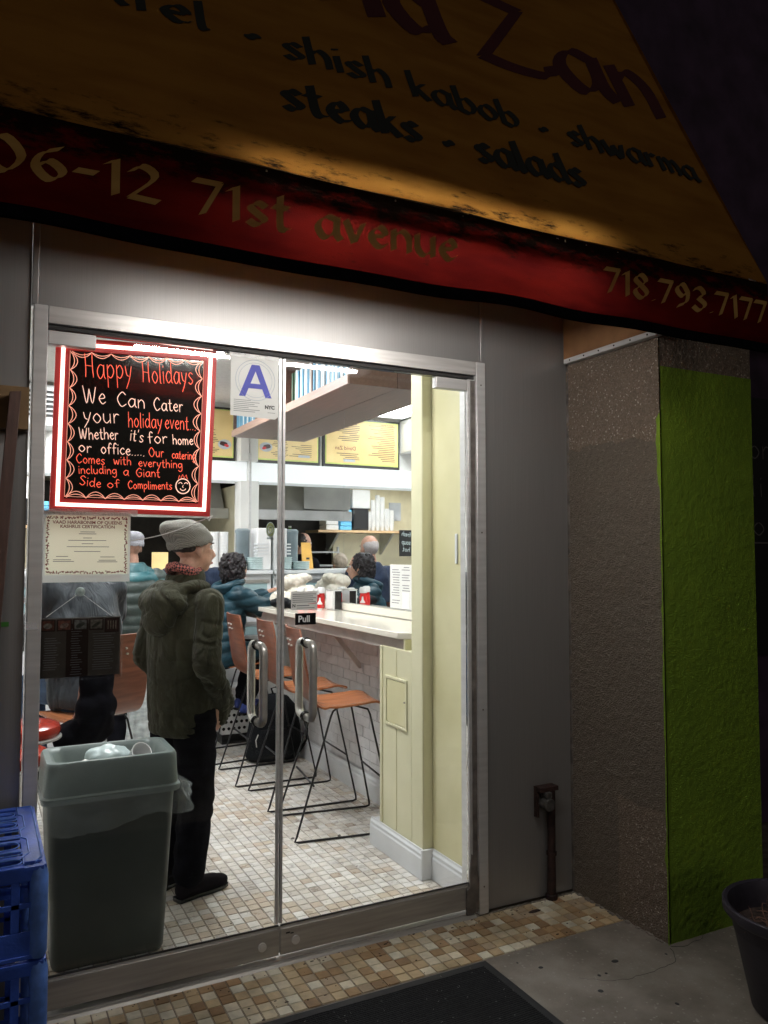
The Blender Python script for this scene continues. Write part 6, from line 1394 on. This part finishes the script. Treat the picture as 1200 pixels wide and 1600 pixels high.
def fold_parka(p, n):
    v = Vector(p); a = noise.noise(v * 5)
    f = .010 * noise.noise(Vector((p[0] * 8, p[1] * 8, p[2] * 2.4)))
    f -= .007 * max(0, 1 - abs(noise.noise(Vector((p[0] * 7, p[1] * 7, p[2] * 5 + a))) * 7)) # sharp creases
    if abs(p[1]) > .16 and .9 < p[2] < 1.30: f -= .006 * max(0, 1 - abs(math.sin(p[2] * 26 + p[0] * 16 + 3 * a)) * 2.4)
    if abs(p[2] - .80) < .006: f -= .004
    if abs(p[1]) < .004 and p[0] < 0 and p[2] < 1.25: f -= .004
    return f
blob(B, 'parka', 'parka', man, .0075, 5, disp=fold_parka)
B = MB(); ell(B, (-.125, 0, 1.375), (.085, .160, .085)); ell(B, (-.150, 0, 1.305), (.062, .110, .090)); ell(B, (-.09, 0, 1.43), (.080, .135, .048)); ell(B, (-.02, .105, 1.445), (.085, .048, .036)); ell(B, (-.02, -.105, 1.445), (.085, .048, .036))
def fold_hood(p, n):
    v = Vector(p); a = noise.noise(v * 6); return -.009 * max(0, 1 - abs(math.sin(p[2] * 24 + abs(p[1]) * 16 + 4 * a)) * 2.2) + .006 * noise.noise(v * 10)
blob(B, 'hood', 'parka', man, .007, 5, disp=fold_hood)
B = MB(); B.rings([((.0, 0, 1.44), (.098, 0, 0), (0, .105, 0)), ((.005, 0, 1.485), (.096, 0, .010), (0, .098, 0)), ((.005, 0, 1.515), (.088, 0, .014), (0, .090, 0)), ((.005, 0, 1.515), (.070, 0, .014), (0, .072, 0)), ((.0, 0, 1.45), (.070, 0, 0), (0, .072, 0))], 30, cap=False)
B.f += []; blobc = B.build('collar', 'parka', man, local=True, smooth='auto')
B = MB(); B.tube([(.0 + .066 * math.cos(a * .35), .068 * math.sin(a * .35), 1.520 + .012 * math.cos(a * .35 * 2) + .010 * (1 if math.cos(a * .35) < 0 else -.4)) for a in range(18)], .026, 12, closed=True); B.tube([(.078 * math.cos(a), .070 * math.sin(a), 1.49) for a in [-.9 + i * .12 for i in range(16)]], .024, 10)
blob(B, 'scarf', 'scarf', man, .007, 2, noisy=.006, ns=18)
hat(man, JM['head'], R(-14), 'knit_grey', 1.05, slouch=.045, tilt=-.20, top=.152)
B = MB(); ell(B, Vector(JM['head']) + Matrix.Rotation(R(-14), 3, 'Z') @ Vector((-.040, 0, .004)), (.066, .0775, .030)); blob(B, 'hair', 'hair_short', man, .006, 2, noisy=.002, ns=40)
trousers(man, JM, 'black_cloth', r=(.108, .086, .076))
for s in 'LR': shoe(man, JM['an' + s], JM['to' + s], 'black_suede')
B = MB(); ribs = [(-.158, -.03, .80 + .0 * i) for i in range(2)]
# ---- woman in the teal puffer coat, seated, leaning on the counter
JW = dict(pelvis=(-.05, 0, .82), chest=(.02, 0, 1.14), neck=(.06, 0, 1.32), head=(.115, 0, 1.485), shL=(.04, .18, 1.275), shR=(.04, -.18, 1.275), elL=(.20, .23, 1.17), elR=(.21, -.24, 1.18), wrL=(.42, .14, 1.25), wrR=(.43, -.14, 1.25),
          hipL=(.0, .09, .81), hipR=(.0, -.09, .81), knL=(.34, .10, .82), knR=(.32, -.11, .80), anL=(.22, .09, .42), anR=(.16, -.11, .415), toL=(.35, .10, .370), toR=(.29, -.12, .365))
wm = person('person with curly dark hair in a teal padded coat seated at the counter', (1.77, 6.26, 0), R(12), JW, head_yaw=R(18), voxel=.010, hs=.95, curl=.35)
face_bits(wm, JW['head'], R(18), .95)
def puff(p, n): v = Vector(p); return .013 * (abs(math.sin((p[2] - .18 * p[0]) * math.pi / .078 + .5 * noise.noise(v * 5))) ** .55 - .6) + .006 * noise.noise(v * 14)
B = MB(); B.rings([((-.08, 0, .725), (.15, 0, 0), (0, .20, 0)), ((-.05, 0, .77), (.195, 0, 0), (0, .225, 0)), ((-.03, 0, .95), (.180, 0, .02), (0, .215, 0)), ((.0, 0, 1.10), (.170, 0, .03), (0, .215, 0)), ((.03, 0, 1.25), (.135, 0, .04), (0, .200, 0)), ((.055, 0, 1.35), (.085, 0, .03), (0, .095, 0))], 28); arms_coat(B, JW, .084, .076, .060); cap(B, (.02, .10, .81), .10, (.24, .11, .825), .08); cap(B, (.02, -.10, .81), .10, (.22, -.11, .82), .08)
blob(B, 'padded_coat', 'teal_puffer', wm, .010, 3, disp=puff)
B = MB(); B.tube([(.03 + .10 * math.cos(a * .42), .105 * math.sin(a * .42), 1.35 + .035 * math.cos(a * .42)) for a in range(15)], .038, 10, closed=True); blob(B, 'coat_hood', 'teal_puffer', wm, .010, 2, disp=puff)
def curls(root, c, n_, r_, mat, low, hs=1.):
    B = MB(); rc = random.Random(21)
    ell(B, Vector(c) + Vector((-.03, 0, .03)), (.105 * hs, .098 * hs, .105 * hs))
    for k in range(n_):
        a = rc.uniform(R(62), R(298)); z = rc.uniform(-low, .115); rr_ = .104 * math.sqrt(max(.15, 1 - (z / .155) ** 2)) + rc.uniform(-.012, .014)
        ell(B, Vector(c) + Vector((-.028 + rr_ * math.cos(a), rr_ * math.sin(a) * .96, z)), (rc.uniform(.009, r_), rc.uniform(.009, r_), rc.uniform(.012, r_ * 1.4)), n=8)
    return blob(B, 'hair', mat, root, .005, 1, noisy=.005, ns=60)
curls(wm, JW['head'], 420, .018, 'hair_dark', .115)
trousers(wm, JW, 'black_cloth', r=(.095, .075, .06))
for s in 'LR': shoe(wm, JW['an' + s], JW['to' + s], 'blue_shoe')
# ---- person in the charcoal jacket on the left stool
JS = dict(pelvis=(-.03, 0, .83), chest=(.02, 0, 1.18), neck=(.06, 0, 1.46), head=(.11, 0, 1.64), shL=(.03, .20, 1.40), shR=(.03, -.20, 1.40), elL=(.14, .26, 1.15), elR=(.15, -.25, 1.15), wrL=(.36, .16, 1.10), wrR=(.36, -.14, 1.10),
          hipL=(.0, .10, .82), hipR=(.0, -.10, .82), knL=(.38, .13, .82), knR=(.38, -.12, .82), anL=(.30, .12, .38), anR=(.22, -.12, .375), toL=(.42, .12, .335), toR=(.34, -.13, .330))
ps = person('person in a charcoal jacket and blue jeans seated on the left stool', (.555, 4.84, 0), R(112), JS, head_yaw=R(10), voxel=.012)
B = MB(); B.rings([((-.05, 0, .75), (.14, 0, 0), (0, .20, 0)), ((-.03, 0, .80), (.165, 0, 0), (0, .215, 0)), ((.0, 0, 1.02), (.155, 0, .02), (0, .215, 0)), ((.02, 0, 1.25), (.155, 0, .03), (0, .225, 0)), ((.03, 0, 1.39), (.13, 0, .03), (0, .20, 0)), ((.05, 0, 1.49), (.08, 0, .02), (0, .09, 0))], 28); arms_coat(B, JS, .085, .075, .058)
def fold_lth(p, n): v = Vector(p); return .014 * math.sin(math.atan2(p[1], -p[0] + .1) * 7 + p[2] * 9 + 4 * noise.noise(v * 4)) * (.5 + abs(noise.noise(v * 3))) + .008 * noise.noise(v * 11)
blob(B, 'jacket', 'dark_leather', ps, .012, 3, disp=fold_lth); trousers(ps, JS, 'jeans', r=(.105, .08, .066))
B = MB(); ell(B, Vector(JS['head']) + Vector((-.022, 0, .035)), (.103, .084, .096)); blob(B, 'hair', 'hair_short', ps, .010, 2, noisy=.006, ns=30)
for s in 'LR': shoe(ps, JS['an' + s], JS['to' + s], 'black_suede')
# its black coat hung over the stool back
B = MB(); V0 = Vector((.55, 4.68, 0)); fx_ = Vector((math.cos(R(118)), math.sin(R(118)), 0)); lt = Vector((-fx_.y, fx_.x, 0))
for (u, v, z, r_) in ((-.30, .15, 1.10, (.05, .11, .10)), (-.31, .15, .95, (.05, .11, .14)), (-.31, .15, .80, (.06, .12, .14)), (-.29, .15, .72, (.06, .13, .10)), (-.24, .24, .66, (.07, .10, .10))):
    ell(B, V0 + fx_ * u + lt * v + Vector((0, 0, z)), r_, Matrix.Rotation(R(118), 3, 'Z'))
blob(B, 'hung_coat', 'black_cloth', None, .012, 3, noisy=.012, ns=9, label='black coat hung over the orange back of the left stool', cat='coat')
# ---- standing customers at the counter
def stander(label, loc, rz, coat, hairf, scale=1., voxel=.012, hd_=None, dispf=None, trm='black_cloth'):
    J = {k: tuple(c * scale for c in v) for k, v in dict(JM, head=(.03, 0, 1.60), wrL=(.12, .20, .92), wrR=(.12, -.20, .92), hdL=(.3, 0, -1), hdR=(.3, 0, -1)).items()}
    o = person(label, loc, rz, J, head_yaw=0, voxel=voxel, hs=scale)
    B = MB(); q = lambda x, z, a, b: (Vector((x, 0, z)) * scale, (a * scale, 0, 0), (0, b * scale, 0))
    B.rings([q(0, .78, .15, .19), q(0, .82, .16, .20), q(0, 1.0, .155, .20), q(-.01, 1.2, .15, .205), q(-.01, 1.34, .13, .20), q(0, 1.42, .10, .15), q(0, 1.485, .072, .08)], 26); arms_coat(B, J, .080 * scale, .070 * scale, .055 * scale)
    blob(B, 'coat', coat, o, .012, 3, disp=dispf, noisy=.008 if not dispf else 0., ns=7); trousers(o, J, trm)
    for s in 'LR': shoe(o, J['an' + s], J['to' + s], 'black_suede')
    face_bits(o, J['head'], 0, scale); hairf(o, J['head'])
    return o
def h_hat(o, c): hat(o, c, 0, 'knit_pale', 1.05, slouch=.02, tilt=.0, top=.13)
def h_bald(o, c): B = MB(); ell(B, Vector(c) + Vector((-.018, 0, .030)), (.099, .0785, .092)); blob(B, 'hair', 'bald_sheen', o, .010, 2)  # bald scalp cap, no hair; its pale grey paints the reflection
def h_short(o, c): B = MB(); ell(B, Vector(c) + Vector((-.03, 0, .040)), (.092, .081, .092)); blob(B, 'hair', 'hair_short', o, .010, 2, noisy=.005, ns=30)
def h_pale(o, c): B = MB(); ell(B, Vector(c) + Vector((-.025, 0, .035)), (.100, .084, .096)); blob(B, 'hair', 'hair_pale', o, .010, 2, noisy=.005, ns=30)
tl = stander('person in a pale knit cap and teal hooded jacket, partly hidden by the certificate', (1.075, 6.42, 0), R(95), 'teal_dark', h_hat, 1.03, dispf=puff)
B = MB(); B.rings([((0, 0, 1.36), (.145, 0, 0), (0, .20, 0)), ((0, 0, 1.43), (.13, 0, 0), (0, .185, 0)), ((0, 0, 1.50), (.09, 0, 0), (0, .11, 0)), ((0, 0, 1.535), (.085, 0, 0), (0, .095, 0))], 24); [cap(B, (0, sy * .13, 1.42), .085, (0, sy * .205, 1.36), .094) for sy in (-1, 1)]; blob(B, 'hood_yoke', 'teal2', tl, .011, 3, disp=puff)
nv = stander('person with a bald grey head in a navy coat, seen from behind in the mirror', (1.60, 6.62, 0), R(82), 'navy_coat', h_bald, 1.03)
sv = stander('person with short dark hair serving behind the counter, seen in profile in the mirror', (1.37, 8.98, 0), R(160), 'black_cloth', h_short, 1.08)
pw = stander('person with pale hair and navy top working behind the counter with back turned', (1.16, 8.30, 0), R(80), 'navy_coat', h_pale, .93)
